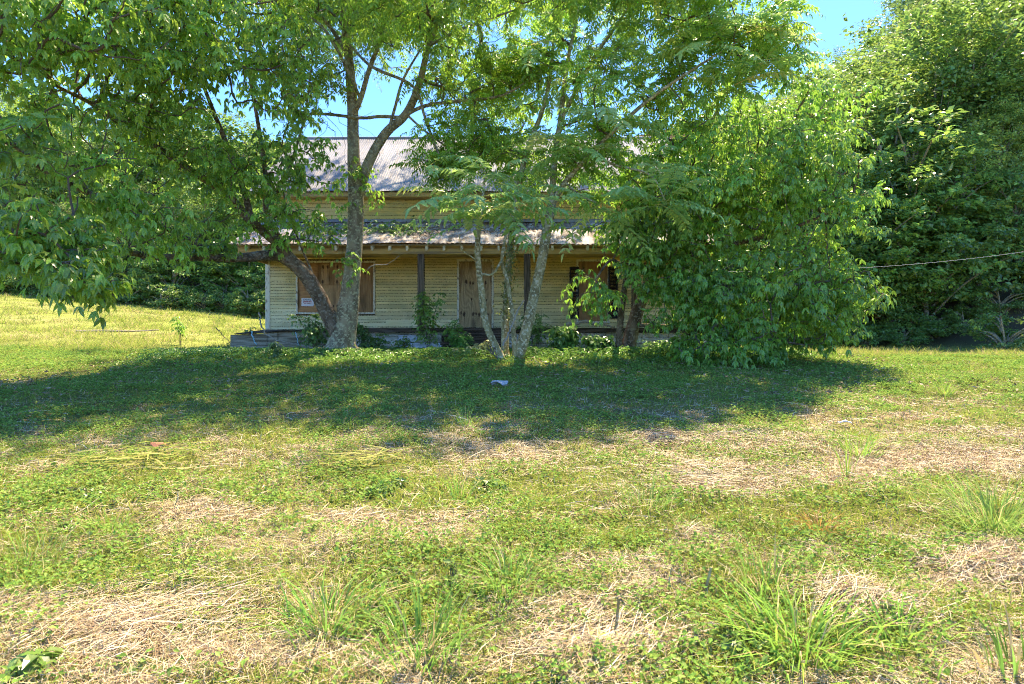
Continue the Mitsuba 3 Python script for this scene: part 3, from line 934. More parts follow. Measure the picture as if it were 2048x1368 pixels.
# --- the leaning dark tree on the left
r1 = np.random.default_rng(101)
A = tag('leaning_tree', 'dark-trunked tree leaning left in front of the boarded window, its crown filling the upper left', 'tree')
la = [([(688, 705, 15.7, .27), (684, 680, 15.65, .24), (662, 640, 15.5, .2), (628, 575, 15.3, .18), (597, 535, 15.1, .17), (560, 512, 14.9, .14), (520, 512, 14.6, .12)], 'trunk', .6),
      ([(520, 512, 14.6, .12), (470, 516, 14.1, .1), (400, 514, 13.4, .085), (320, 514, 12.5, .07), (240, 503, 11.6, .05), (150, 500, 10.6, .03)], 'limb', .1),
      ([(600, 538, 15.1, .12), (560, 492, 14.8, .11), (500, 440, 14.3, .1), (455, 390, 13.9, .09), (380, 340, 13.3, .075), (300, 285, 12.5, .06), (215, 225, 11.7, .045), (110, 170, 10.8, .025)], 'limb', .2),
      ([(505, 445, 14.3, .08), (478, 350, 14.1, .06), (440, 255, 13.7, .05), (400, 150, 13.2, .035), (375, 50, 12.8, .02)], 'limb', .1),
      ([(575, 505, 15.0, .09), (535, 430, 14.9, .075), (530, 340, 14.8, .06), (515, 240, 14.6, .045), (495, 130, 14.3, .03), (478, 20, 14.0, .018)], 'limb', .2),
      ([(440, 515, 13.8, .06), (330, 455, 12.6, .055), (190, 392, 11.2, .05), (84, 336, 10.3, .045), (0, 264, 9.5, .035), (-90, 190, 8.7, .02)], 'limb', .1),
      ([(535, 425, 14.9, .05), (580, 330, 15.0, .035), (610, 230, 15.0, .025), (625, 120, 15.0, .015)], 'limb', .2),
      ([(240, 503, 11.6, .04), (180, 500, 10.4, .035), (120, 500, 9.2, .03), (60, 510, 8.2, .02)], 'limb', .1),
      ([(640, 588, 15.35, .035), (622, 540, 15.2, .03), (597, 480, 15.1, .025), (570, 400, 15.0, .02), (560, 330, 15, .012)], 'limb', .9)]
limbs = [(limb_part(A, nm, p, 'bark_dark', 14 if nm == 'trunk' else 9, .12, i), st) for i, (p, nm, st) in enumerate(la)]
att = blob_points(r1, [(140, 70, 10.2, 290, 170, 2.6, 330), (420, 100, 12, 240, 170, 2.6, 290), (560, 120, 14.6, 110, 140, 1.8, 95), (60, 300, 9.3, 190, 120, 1.8, 95), (330, 290, 12.4, 190, 110, 2.0, 110), (90, 470, 8.4, 130, 80, 1.2, 95),
                       (165, 545, 7.9, 75, 50, .5, 26), (290, 440, 11, 120, 70, 1.3, 60), (480, 330, 13.9, 130, 110, 1.6, 100), (560, 450, 14.4, 110, 60, .7, 44), (600, 330, 15, 80, 90, 1.0, 46), (420, 480, 13.2, 90, 50, .8, 26), (250, -100, 11, 360, 120, 3.4, 210), (140, 70, 10, 290, 170, 2.0, 90), (330, -230, 13, 240, 100, 2.6, 50)], .36, 1)
dress(r1, A, limbs, att, 4, .24, 2, .165, .068, GREEN_A, 220, droop=.5, hang=.45, angle=.95)

# --- the tall grey forked tree
r2 = np.random.default_rng(202)
B = tag('forked_tree', 'tall grey-barked tree with a thick trunk forking high above the porch roof', 'tree')
lb = [([(678, 712, 15.6, .40), (684, 692, 15.6, .34), (691, 650, 15.6, .29), (702, 570, 15.6, .225), (709, 490, 15.6, .195), (712, 420, 15.6, .20), (711, 375, 15.6, .19)], 'trunk', .9),
      ([(711, 385, 15.6, .18), (707, 300, 15.6, .15), (705, 215, 15.7, .135), (698, 120, 15.8, .11), (684, 10, 15.9, .085), (672, -110, 16.0, .06), (665, -230, 16, .04), (670, -340, 16, .02)], 'limb', .4),
      ([(716, 392, 15.6, .14), (735, 330, 15.5, .125), (770, 268, 15.4, .115), (812, 228, 15.3, .10), (838, 170, 15.2, .085), (858, 90, 15.1, .065), (890, 10, 15.0, .045), (915, -80, 15, .035), (920, -200, 15, .02)], 'limb', .3),
      ([(706, 232, 15.7, .07), (722, 195, 15.6, .065), (738, 140, 15.5, .055), (757, 90, 15.4, .045), (778, 20, 15.3, .035), (800, -60, 15.2, .02)], 'limb', .2),
      ([(800, 235, 15.3, .045), (760, 233, 15.35, .04), (722, 236, 15.5, .04), (660, 229, 15.5, .035), (590, 226, 15.4, .025), (540, 222, 15.3, .015)], 'limb', .5),
      ([(800, 236, 15.3, .05), (850, 212, 15.1, .045), (920, 202, 14.9, .04), (1000, 192, 14.7, .03), (1060, 160, 14.6, .015)], 'limb', .2),
      ([(698, 112, 15.8, .06), (668, 65, 15.6, .055), (640, 25, 15.4, .045), (610, -30, 15.2, .025)], 'limb', .2),
      ([(690, 78, 15.5, .03), (742, 132, 15.2, .036), (825, 172, 15.0, .034), (850, 235, 14.9, .032), (868, 285, 14.8, .03), (890, 338, 14.7, .022)], 'limb', .3),
      ([(775, 268, 15.4, .04), (790, 215, 15.3, .035), (806, 160, 15.1, .03), (840, 100, 14.9, .02)], 'limb', .2),
      ([(860, 90, 15.1, .04), (930, 55, 14.9, .035), (1000, 30, 14.7, .025), (1060, 10, 14.5, .012)], 'limb', .2),
      ([(812, 228, 15.3, .03), (850, 262, 15.1, .025), (900, 300, 15, .02), (935, 335, 14.9, .012)], 'limb', .2),
      ([(720, 195, 15.6, .04), (690, 130, 15.3, .04), (650, 60, 15.0, .035), (600, 20, 14.8, .02)], 'limb', .3)]
limbs = [(limb_part(B, nm, p, 'bark_grey', 18 if nm == 'trunk' else 10, .08, 20 + i), st) for i, (p, nm, st) in enumerate(lb)]
att = blob_points(r2, [(600, 30, 15.8, 110, 100, 2.2, 120), (760, 10, 15.4, 170, 105, 2.6, 180), (920, 55, 15.2, 150, 95, 2.4, 150), (1000, 170, 15.6, 110, 85, 2.0, 120), (930, 275, 15, 120, 60, 1.2, 80), (880, 330, 14.6, 60, 45, .6, 24), (640, 160, 15.4, 60, 60, 1, 26),
                       (860, 150, 15.2, 60, 50, 1.2, 20), (1000, 270, 16.5, 90, 50, 1.5, 40), (860, 300, 15, 60, 30, .6, 14), (760, -140, 14.8, 320, 110, 4.0, 260), (800, -300, 15, 240, 90, 3.2, 90), (740, 20, 19.0, 190, 80, 1.6, 120), (850, 5, 22.5, 340, 70, 2.0, 230), (760, -30, 12.2, 300, 50, 1.3, 110)], .40, 2)
dress(r2, B, limbs, att, 4, .40, 5, .135, .046, GREEN_B, 120, droop=.45, hang=.25, angle=1.1, rach=.003, detail=1)
# tufts of young leaves on the trunk, dead twigs
tuf = np.vstack([W(px, py, 15.3) + r2.normal(size=(n, 3)) * [.16, .12, .16] for px, py, n in ((700, 512, 9), (722, 345, 6), (745, 385, 7), (690, 345, 4), (690, 395, 4))])
D = r2.normal(size=(len(tuf) * 3, 3)) * [1, 1, .5]
v, f, c, _, _ = compound(r2, np.repeat(tuf, 3, 0), D, np.full(len(D), .2), 2, .13, .06, leaf_colour(r2, len(D), GREEN_A), 2, .5, .95, .45, rach=.003)
scene[B + '__trunk_sprouts'] = mikit.ply((v, f), 'leaf_material', color=np.clip(c, .003, .9))
tag(B + '__trunk_sprouts', kind='stuff')
mb = MB()
for px, py, L in [(560 + 110 * r2.random(), 150 + 40 * r2.random(), .9 + r2.random()) for _ in range(16)] + [(690, 255, .6), (735, 250, .5), (760, 235, .7), (718, 260, .5)]:
    a = W(px, 226 if py < 200 and r2.random() < .5 else py + 70, 15.3 + r2.normal() * .2)
    q = [a]
    d = unit(np.array([r2.normal() * .8, r2.normal() * .4, -.6 + .5 * r2.normal()]))
    for _ in range(5):
        d = unit(d + r2.normal(size=3) * .35)
        q.append(q[-1] + d * L / 5)
    mb.add(*tube(smooth_line(q, 2), np.linspace(.008, .003, 11), 4))
mb.build(B + '__dead_twigs', 'twig_bark')
tag(B + '__dead_twigs', kind='stuff')

for i, (a, L) in enumerate(((2.6, .9), (3.4, .7), (4.3, .8), (5.2, .9), (6.0, .7))):
    c0 = W(684, 700, 15.6)
    q = np.array([[c0[0] + math.cos(a) * d_, c0[1] + math.sin(a) * d_, float(gz(c0[0] + math.cos(a) * d_, c0[1] + math.sin(a) * d_)) + h_] for d_, h_ in ((.18, .34), (.34, .12), (.34 + L * .5, .03), (.34 + L, -.05))])
    s_ = smooth_line(np.hstack([q, np.array([[.15], [.12], [.07], [.03]])]), 5)
    scene[numbered(B + '__root')] = mikit.ply(tube(s_[:, :3], s_[:, 3], 8, .15, i), 'bark_grey', smooth=True)

# --- the many-stemmed tree with long feathery leaves
r3 = np.random.default_rng(303)
C = tag('feather_leaved_tree', 'pale many-stemmed tree with long feathery fronds in front of the door', 'tree')
lc = [([(1006, 728, 13.9, .11), (1000, 710, 13.9, .10), (985, 680, 13.85, .09), (970, 640, 13.8, .085), (964, 590, 13.7, .08), (958, 540, 13.6, .075), (955, 500, 13.5, .07), (958, 450, 13.3, .055), (965, 400, 13.1, .04), (970, 350, 13, .02)], 'stem', .75),
      ([(1012, 722, 14.3, .11), (1010, 690, 14.4, .105), (1012, 620, 14.5, .095), (1017, 540, 14.5, .09), (1024, 460, 14.5, .085), (1036, 380, 14.5, .08), (1055, 300, 14.6, .07), (1085, 220, 14.7, .06), (1102, 140, 14.8, .045), (1108, 50, 14.9, .025)], 'stem', .6),
      ([(1030, 722, 14.0, .07), (1028, 680, 14.0, .06), (1024, 625, 13.95, .055), (1014, 560, 13.9, .05), (1004, 525, 13.85, .045), (1010, 480, 13.8, .04), (1020, 420, 13.7, .025)], 'stem', .8),
      ([(1030, 735, 14.0, .185), (1036, 715, 14.0, .16), (1050, 670, 14.0, .142), (1066, 600, 14.0, .133), (1082, 530, 14.0, .127), (1094, 460, 14.0, .125), (1104, 410, 14.0, .115)], 'stem', .8),
      ([(1104, 415, 14.0, .09), (1108, 330, 14.1, .08), (1122, 230, 14.2, .07), (1134, 130, 14.3, .055), (1152, 44, 14.4, .04), (1172, -60, 14.5, .035), (1190, -200, 14.5, .02)], 'limb', .1),
      ([(1104, 412, 14.0, .085), (1130, 365, 13.8, .07), (1180, 310, 13.5, .06), (1240, 250, 13.2, .05), (1310, 190, 12.9, .04), (1400, 130, 12.6, .03), (1480, 80, 12.4, .015)], 'limb', .2),
      ([(1118, 250, 14.2, .055), (1160, 165, 14.2, .05), (1198, 100, 14.2, .045), (1240, 40, 14.2, .035), (1290, -40, 14.2, .02)], 'limb', .1),
      ([(1180, 310, 13.5, .035), (1230, 330, 13.2, .03), (1300, 350, 12.9, .025), (1330, 400, 12.7, .012)], 'limb', .3),
      ([(1130, 365, 13.8, .03), (1160, 390, 13.5, .025), (1192, 405, 13.3, .012)], 'limb', .5),
      ([(960, 548, 13.6, .03), (985, 548, 13.65, .028), (1004, 520, 13.8, .03)], 'limb', .99),
      ([(958, 530, 13.55, .02), (945, 515, 13.4, .018), (925, 500, 13.2, .014), (918, 470, 13.1, .01)], 'limb', .99)]
limbs = [(limb_part(C, nm, p, 'bark_pale', 12 if nm == 'stem' else 8, .07, 40 + i, .88), st) for i, (p, nm, st) in enumerate(lc)]
att = blob_points(r3, [(1150, 70, 14.6, 130, 110, 1.8, 46), (1300, 60, 13.6, 150, 100, 1.8, 58), (1450, 60, 13, 130, 85, 1.5, 52), (1060, 140, 15, 80, 90, 1.4, 40), (1240, 180, 13.6, 120, 80, 1.5, 44), (1400, 170, 13.2, 120, 70, 1.4, 40), (1190, 300, 14, 100, 70, 1.2, 45),
                       (1540, 70, 12.8, 70, 60, 1, 34), (1080, 320, 14.8, 90, 60, 1.0, 30), (1010, 320, 14.8, 80, 50, .8, 18), (1200, 370, 14.4, 80, 50, .7, 14), (1330, -20, 14, 260, 50, 2.2, 40), (1250, -140, 13.6, 280, 100, 3.4, 110), (1120, -40, 12.2, 200, 45, 1.2, 45), (1400, -40, 11.8, 160, 45, 1.2, 45), (1200, -270, 14.0, 220, 90, 2.6, 50), (1180, -10, 22, 180, 60, 1.8, 90)], .36, 3)
dress(r3, C, limbs, att, 4, .52, 7, .135, .046, GREEN_C, 60, droop=.35, hang=.22, angle=1.15, rach=.004, part_name='frond')
# the large fronds in front, rosette by rosette: centre, how many, length
O, D, LL = [], [], []
for px, py, Y, n, L in ((975, 365, 12.0, 8, 1.2), (1010, 415, 11.7, 7, 1.2), (940, 405, 11.6, 8, 1.2), (955, 440, 11.5, 6, .9), (1192, 412, 12.2, 8, 1.1), (1215, 235, 12.6, 13, 1.15), (1165, 300, 13.0, 8, 1.0), (1322, 405, 12.4, 12, 1.05), (1300, 330, 12.8, 6, .9),
                        (1070, 330, 13.2, 7, 1.0), (1500, 55, 12.2, 9, 1.0), (1405, 90, 12.4, 8, 1.0), (1290, 130, 12.7, 8, 1.0), (1520, 130, 12.4, 7, .95), (1120, 180, 13.8, 7, .9), (1470, 170, 12.6, 6, .9), (860, 330, 13.6, 4, .7), (1060, 90, 14.2, 6, .8)):
    a0 = r3.random() * 6.28
    for i in range(n):
        a = a0 + i * 2.4 + r3.normal() * .25
        e = .25 + .3 * r3.normal()
        O.append(W(px, py, Y) + r3.normal(size=3) * .05)
        D.append([math.cos(a), math.sin(a) * .8, e])
        LL.append(L * (.75 + .4 * r3.random()))
O, D, LL = np.array(O), np.array(D), np.array(LL)
cc = leaf_colour(r3, len(O), (0.36, 0.58, 0.17), .13)
LL = LL * 1.2
v, f, c, pv, pf = compound(r3, O, D, LL, 9, .21 * LL, .078 * LL ** .5, cc, 2, .34, 1.3, .12, rach=.008, jit=.05)
V, F_, C_ = v.reshape(len(O), pv, 3), f.reshape(len(O), pf, 3), np.clip(c.reshape(len(O), pv, 3), .003, .9)
for i in range(len(O)):
    scene[numbered(C + '__frond')] = mikit.ply((V[i], F_[i] - i * pv), 'leaf_material', color=C_[i])
# small climbing vine on the middle stem
n = 420
t = r3.random(n)
P = np.stack([np.interp(t, [0, 1], [1012, 1026]), np.interp(t, [0, 1], [640, 440])], 1)
O = np.array([W(a + r3.normal() * 7, b, 14.4 + r3.normal() * .05) for a, b in P])
v, f, c = leaves(O, r3.normal(size=(n, 3)) * [1, 1, .4] + [0, -.3, -.7], np.tile([0, -1, .5], (n, 1)) + r3.normal(size=(n, 3)) * .4, np.full(n, .075), np.full(n, .04), leaf_colour(r3, n, (.17, .2, .04)), 2)
scene['climbing_vine'] = mikit.ply((v, f), 'leaf_material', color=c)
tag('climbing_vine', 'yellow-green vine climbing the middle stem in front of the house door', 'vine')

# --- the wide tree on the right
r4 = np.random.default_rng(404)
Dk = tag('spreading_tree', 'wide bushy tree on the right with branches hanging down to the lawn', 'tree')
ld = [([(1240, 722, 15.5, .11), (1238, 690, 15.5, .09), (1241, 640, 15.4, .08), (1250, 570, 15.3, .07), (1262, 500, 15.1, .06), (1280, 420, 14.9, .045), (1300, 320, 14.7, .03)], 'trunk', .5),
      ([(1252, 725, 15.6, .22), (1256, 700, 15.6, .19), (1268, 645, 15.5, .165), (1292, 575, 15.4, .14), (1325, 520, 15.3, .12), (1365, 475, 15.2, .1), (1420, 420, 15.0, .08), (1500, 350, 14.8, .06), (1580, 290, 14.6, .035)], 'trunk', .35),
      ([(1262, 670, 15.5, .08), (1285, 600, 15.3, .07), (1262, 560, 15.1, .05), (1225, 520, 14.8, .035), (1190, 560, 14.5, .02)], 'limb', .3),
      ([(1320, 525, 15.3, .08), (1410, 500, 14.8, .07), (1500, 480, 14.3, .055), (1600, 450, 13.9, .04), (1690, 410, 13.6, .02)], 'limb', .2),
      ([(1290, 580, 15.4, .07), (1380, 570, 14.7, .06), (1480, 575, 14.0, .05), (1580, 570, 13.4, .035), (1680, 560, 13.1, .02)], 'limb', .2),
      ([(1270, 650, 15.5, .05), (1360, 655, 14.8, .045), (1450, 670, 14.1, .04), (1540, 680, 13.6, .03), (1610, 690, 13.3, .015)], 'limb', .2),
      ([(1330, 515, 15.3, .07), (1350, 430, 15.2, .06), (1380, 340, 15.1, .05), (1420, 250, 15.0, .035), (1460, 170, 15, .02)], 'limb', .2),
      ([(1420, 420, 15.0, .05), (1510, 420, 14.6, .04), (1610, 390, 14.3, .03), (1700, 340, 14.1, .015)], 'limb', .1)]
limbs = [(limb_part(Dk, nm, p, 'bark_dark', 12 if nm == 'trunk' else 8, .10, 60 + i), st) for i, (p, nm, st) in enumerate(ld)]
att = blob_points(r4, [(1440, 380, 14.3, 190, 140, 2.4, 270), (1610, 400, 14, 140, 170, 2.2, 240), (1540, 590, 13.5, 190, 100, 1.9, 220), (1400, 600, 14.2, 120, 90, 1.3, 110), (1650, 600, 13.4, 105, 95, 1.4, 120), (1490, 250, 15, 180, 100, 2.3, 190), (1340, 340, 14.8, 110, 100, 1.6, 90),
                       (1185, 590, 14.3, 62, 55, .5, 24), (1290, 480, 14.7, 90, 70, .8, 46), (1470, 700, 13.2, 120, 35, 1.0, 46), (1235, 450, 14.6, 90, 50, .6, 30), (1350, 520, 14.3, 110, 110, .9, 120), (1420, 430, 14.4, 110, 90, 1.0, 90), (1300, 380, 14.4, 90, 80, .8, 70), (1385, 650, 14.4, 70, 60, .5, 34), (1640, 240, 15, 90, 80, 1.8, 90), (1560, 330, 13.2, 160, 90, 1.2, 110)], .34, 4)
dress(r4, Dk, limbs, att, 5, .22, 2, .15, .062, GREEN_D, 240, droop=.55, hang=.5, angle=.9)


# ------------------------------------------------------------------ shrubs, saplings and weeds
def shrub(name, base, height, spread, rng, label, cat='shrub', n_stem=4, n_leaf=60, pairs=2, Lr=.16, ll=.1, lw=.05, colr=GREEN_D, lean=(0, 0), lo=.25, group=None, stem_r=.008, droop=.4, hang=.35, mat='twig_bark', flat=1.0, detail=2):
    k0 = numbered(name)
    tag(k0, label, cat, group)
    bx, by = base
    b = np.array([bx, by, float(gz(bx, by)) - .03])
    mb = MB()
    tips = []
    for s in range(n_stem):
        a = rng.random() * 6.28
        r = spread * math.sqrt(rng.random()) * (.85 if n_stem > 1 else .1)
        top = b + [math.cos(a) * r + lean[0], math.sin(a) * r * .7 + lean[1], height * (.7 + .3 * rng.random())]
        mid_ = b * .55 + top * .45 + [0, 0, height * .08] + rng.normal(size=3) * .03 * height
        q = smooth_line(np.array([b + rng.normal(size=3) * [.03, .03, 0], mid_, top]), 6)
        mb.add(*tube(q, np.linspace(stem_r, stem_r * .4, len(q)), 5))
        tips.append(q)
    mb.build(k0 + '__stems', mat, smooth=True)
    n = n_leaf
    tt = lo + (1 - lo) * rng.random(n) ** .8
    ss = rng.integers(0, n_stem, n)
    O = np.array([tips[s][min(12, int(t * (len(tips[s]) - 1)))] for s, t in zip(ss, tt)])
    out = unit(rng.normal(size=(n, 3)) * [1, 1, .35])
    O2 = O + out * (spread * .45 * rng.random((n, 1)) * (1.15 - tt[:, None])) * [1, 1, flat]
    v, f, c, pv, pf = compound(rng, O2, out + [0, 0, .15], Lr * (.7 + .6 * rng.random(n)), pairs, ll, lw, leaf_colour(rng, n, colr), detail, droop, 1.0, hang, rach=.003)
    scene[k0 + '__leaves'] = mikit.ply((v, f), 'leaf_material', color=np.clip(c, .003, .9))
    tag(k0 + '__leaves', kind='stuff')
    return k0


r5 = np.random.default_rng(505)


def XY(px, Y):
    return ((px - 1024) / FX * Y, Y)


shrub('lawn_sapling', ground_hit(362, 690), 1.0, .32, r5, 'small lone sapling on the sunny edge of the left lawn', 'sapling', 3, 46, 1, .13, .12, .06, lo=.45)
shrub('porch_shrub', XY(858, 16.6), 1.75, .55, r5, 'leafy shrub growing up the left porch post', 'shrub', 6, 190, 2, .17, .10, .052, (.2, .35, .06), lo=.2)
shrub('porch_shrub', XY(632, 16.0), 1.15, .75, r5, 'dark shrub under the left boarded window behind the leaning trunk', 'shrub', 7, 150, 2, .18, .10, .05, (.15, .28, .055), lo=.3)
shrub('porch_shrub', XY(1072, 16.6), 1.15, .6, r5, 'layered dark shrub behind the thick pale stem right of the door', 'shrub', 6, 120, 3, .22, .075, .038, (.15, .28, .055), lo=.3)
shrub('porch_shrub', XY(905, 16.3), .95, .35, r5, 'low bushy shrub between the left porch post and the steps', 'shrub', 5, 90, 2, .16, .09, .045, (.18, .33, .06))
shrub('pale_weed', XY(958, 14.9), .42, .3, r5, 'pale yellow-green weed in a sun fleck left of the pale stems', 'weed', 7, 110, 1, .10, .11, .06, (.42, .46, .2), lo=.35)
shrub('pale_weed', XY(911, 15.0), .26, .14, r5, 'smaller pale weed in a sun fleck below the steps', 'weed', 4, 36, 1, .08, .08, .05, (.45, .48, .24), lo=.35)
shrub('round_fern', XY(927, 15.9), .62, .3, r5, 'round bright green fern-like plant in front of the steps', 'fern', 12, 170, 5, .22, .045, .018, (.12, .32, .05), lo=.3)
shrub('broad_leaf_bush', XY(1130, 15.4), .85, .5, r5, 'broad-leaved bush in front of the pale foundation right of the stems', 'bush', 9, 170, 1, .14, .15, .11, (.13, .27, .06), lo=.2)
shrub('broad_leaf_bush', XY(1195, 15.2), .6, .5, r5, 'lower broad-leaved bush beside the dark trunk pair', 'bush', 8, 130, 1, .14, .13, .09, (.12, .25, .06), lo=.2)
shrub('broad_leaf_bush', XY(1330, 15.0), .45, .6, r5, 'feathery low bush under the spreading tree', 'bush', 10, 150, 4, .3, .06, .028, (.16, .33, .06), lo=.2)
shrub('wall_weed', XY(755, 16.7), .55, .4, r5, 'dark leafy weed against the pale foundation panel', 'weed', 7, 90, 2, .18, .09, .04, (.14, .27, .05), lo=.2)
shrub('wall_weed', XY(805, 16.6), .45, .35, r5, 'dark leafy weed under the silvery blocks', 'weed', 7, 80, 2, .18, .08, .035, (.14, .27, .05), lo=.2)
shrub('wall_weed', XY(500, 17.8), .75, .45, r5, 'leafy weed beside the left end of the porch', 'weed', 6, 80, 2, .18, .08, .04, (.22, .33, .08), lo=.3)
shrub('wall_weed', XY(730, 16.3), .85, .32, r5, 'dark ivy-like weed right of the thick grey trunk', 'weed', 7, 110, 1, .12, .09, .07, (.11, .22, .05), lo=.2)
shrub('tall_weed', XY(552, 14.2), .5, .14, r5, 'pale nettle-like weed standing in the shade left of the thick grey trunk', 'weed', 3, 40, 1, .08, .12, .045, (.15, .25, .07), lo=.2)
shrub('tall_weed', XY(690, 14.8), .3, .25, r5, 'sunlit spreading weed at the foot of the thick grey trunk', 'weed', 6, 70, 1, .08, .07, .035, (.25, .33, .09), lo=.2)


def on_roof(px, py_z, n, sx, sy, rng):
    x = (px - 1024) / FX * 18 + rng.normal(size=n) * sx
    y = py_z + rng.normal(size=n) * sy
    z = PEZ + (y - PEY) * (PTZ - PEZ) / (PTY - PEY)
    return np.stack([x, y, z], 1)


# plants and litter lying on the porch roof
for px, y, n, sx, label in ((790, 18.2, 150, .55, 'vine sprawling over the porch roof right of the thick grey trunk'), (660, 18.0, 120, .5, 'sprawling vine on the porch roof left of the thick grey trunk')):
    k = numbered('roof_vine')
    tag(k, label, 'vine')
    O = on_roof(px, y, n, sx, .3, r5) + [0, 0, .04] + np.abs(r5.normal(size=(n, 3))) * [0, 0, .13]
    v, f, c, _, _ = compound(r5, O, r5.normal(size=(n, 3)) * [1, 1, .3] + [0, -.3, .2], np.full(n, .14), 2, .10, .05, leaf_colour(r5, n, (.17, .31, .06)), 2, .4, 1.0, .35, rach=.003)
    scene[k + '__leaves'] = mikit.ply((v, f), 'leaf_material', color=np.clip(c, .003, .9))
    tag(k + '__leaves', kind='stuff')
    mb = MB()
    for _ in range(6):
        a = on_roof(px + r5.normal() * 20, y, 1, .1, .1, r5)[0] + [0, 0, .03]
        b_ = on_roof(px + r5.normal() * 60, y, 1, .3, .2, r5)[0] + [0, 0, .1]
        mb.add(*tube(smooth_line([a, (a + b_) / 2 + [0, 0, .08], b_], 4), .006, 4))
    mb.build(k + '__stems', 'twig_bark')
n = 2600
x = -7.6 + 13 * r5.random(n)
y = 17.1 + 2.2 * r5.random(n) ** .8
keep = meshkit.fbm(np.stack([x * .8, y * 1.6, x * 0], -1), 3, 9) > .5
x, y = x[keep], y[keep]
O = np.stack([x, y, PEZ + (y - PEY) * (PTZ - PEZ) / (PTY - PEY) + .025 + .02 * r5.random(len(x))], 1)
v, f, c = leaves(O, r5.normal(size=O.shape) * [1, 1, .2], np.tile([0, -.4, 1.0], (len(O), 1)) + r5.normal(size=O.shape) * .3, .05 + .1 * r5.random(len(O)), .02 + .03 * r5.random(len(O)), leaf_colour(r5, len(O), (.16, .105, .06), .3, .2), 1)
scene['leaf_litter'] = mikit.ply((v, f), 'straw_material', color=c)
tag('leaf_litter', 'brown dead leaves and twigs scattered over the porch roof', 'leaf litter', kind='stuff')

# odds and ends on the ground and the porch


def stick(name, pts, r, mat, label, cat, sides=6):
    k = numbered(name)
    p = np.array([[*W(a, b, Y), rr] for (a, b, Y), rr in zip(pts, np.linspace(r, r * .45, len(pts)))])
    s = smooth_line(p, 6)
    s[1:-1, :3] += r5.normal(size=(len(s) - 2, 3)) * r * .5
    scene[k] = mikit.ply(tube(s[:, :3], s[:, 3], sides), mat, smooth=True)
    tag(k, label, cat)
    return k


stick('blue_hose', [(504, 663, 17.1), (505, 672, 17.0), (508, 680, 16.95), (513, 690, 16.9)], .02, 'hose_blue', 'short end of pale blue hose hanging over the left end of the porch', 'hose')
stick('blue_hose', [(591, 664, 17.1), (594, 675, 17.05), (595, 685, 17.0), (598, 692, 16.9)], .014, 'hose_blue', 'thin pale hose hanging down the dark foundation left of the trunks', 'hose')
stick('fallen_branch', [(518, 625, 16.7), (521, 645, 16.6), (530, 664, 16.5), (545, 677, 16.4), (565, 682, 16.3), (598, 690, 16.2)], .022, 'dead_wood', 'long dead branch leaning over the left end of the porch', 'branch')
stick('fallen_branch', [(432, 655, 17.4), (440, 664, 17.3), (450, 675, 17.2), (460, 686, 17.0)], .015, 'twig_bark', 'thin dark stick propped up at the left corner of the porch', 'branch')
stick('fallen_branch', [(1006, 692, 13.6), (1022, 655, 13.7), (1036, 622, 13.8), (1049, 600, 13.85)], .022, 'dead_wood', 'dead stick leaning against the thick pale stem', 'branch')
stick('fallen_branch', [(735, 540, 15.2), (748, 530, 15.0), (775, 528, 14.9), (800, 510, 14.8)], .015, 'dead_wood', 'bare hooked twig in front of the wall right of the grey trunk', 'branch')
stick('fallen_branch', [(1130, 652, 16.9), (1160, 644, 16.9), (1200, 648, 16.9), (1230, 655, 16.9)], .05, 'dead_wood', 'grey branch lying along the porch edge under the right window', 'branch')
for i in range(5):
    a, b_ = 975 + 14 * r5.random(), 1010 + 40 * r5.random()
    p = [(a, 690 + 10 * r5.random(), 13.8), (990, 712, 13.6), (b_, 732, 13.3)]
    stick('root_sprout', p, .012, 'twig_bark', ('thin dark shoot bent across the foot of the pale stems', 'bare grey sprout at the base of the pale many-stemmed tree')[i % 2] , 'shoot')
for k in [k for k in labels if k.startswith('root_sprout')]:
    tag(k, 'thin bare shoot bent across the foot of the pale many-stemmed tree', 'shoot', 'bare shoots at the foot of the pale stems')
x, y = ground_hit(240, 665)
L = np.array([[x - 1.1, y - .9, 0], [x - .4, y - .35, 0], [x + .35, y + .3, 0], [x + 1.0, y + .9, 0]])
L[:, 2] = gz(L[:, 0], L[:, 1]) + [.05, .06, .05, .10]
scene['fallen_log'] = mikit.ply(tube(smooth_line(L, 6), np.linspace(.05, .025, 19), 7, .2), 'dead_wood', smooth=True)
tag('fallen_log', 'pale fallen limb lying across bare soil on the left lawn', 'log')
# crumpled paper in the shade
x, y = G(998, 778)
m = trimesh.creation.box(extents=(.26, .14, .02)).subdivide().subdivide().subdivide()
v = m.vertices + (meshkit.fbm(m.vertices * 11 + 3, 3, 6)[:, None] - .5) * [.1, .1, .12] + [x, y, float(gz(x, y)) + .08]
scene['paper_scrap'] = mikit.ply((v, m.faces), 'paper_grey')
tag('paper_scrap', 'crumpled whitish sheet lying in the shaded grass before the pale stems', 'litter')
x, y = G(1690, 850)
m = trimesh.creation.box(extents=(.14, .06, .01)).subdivide().subdivide()
v = m.vertices + (meshkit.fbm(m.vertices * 17 + 5, 3, 6)[:, None] - .5) * [.05, .05, .06] + [x, y, float(gz(x, y)) + .06]
scene['paper_scrap_001'] = mikit.ply((v, m.faces), 'paper_white')
tag('paper_scrap_001', 'tiny white scrap lying on the sunlit grass at the right', 'litter')
x, y = G(314, 912)
v, f = np.array([[0, -.05, 0], [.06, -.01, .03], [.09, .05, .0], [.02, .06, .035], [-.06, .07, .01], [-.07, 0, .04], [-.03, -.03, .01]]) * 1.0, np.array([[0, 1, 5], [1, 3, 5], [1, 2, 3], [3, 4, 5], [0, 5, 6]])
scene['brown_leaf'] = mikit.ply((v + [x, y, float(gz(x, y)) + .09], f), 'dead_leaf_brown')
tag('brown_leaf', 'curled red-brown dead leaf on the mown grass at the shade edge, left', 'leaf')

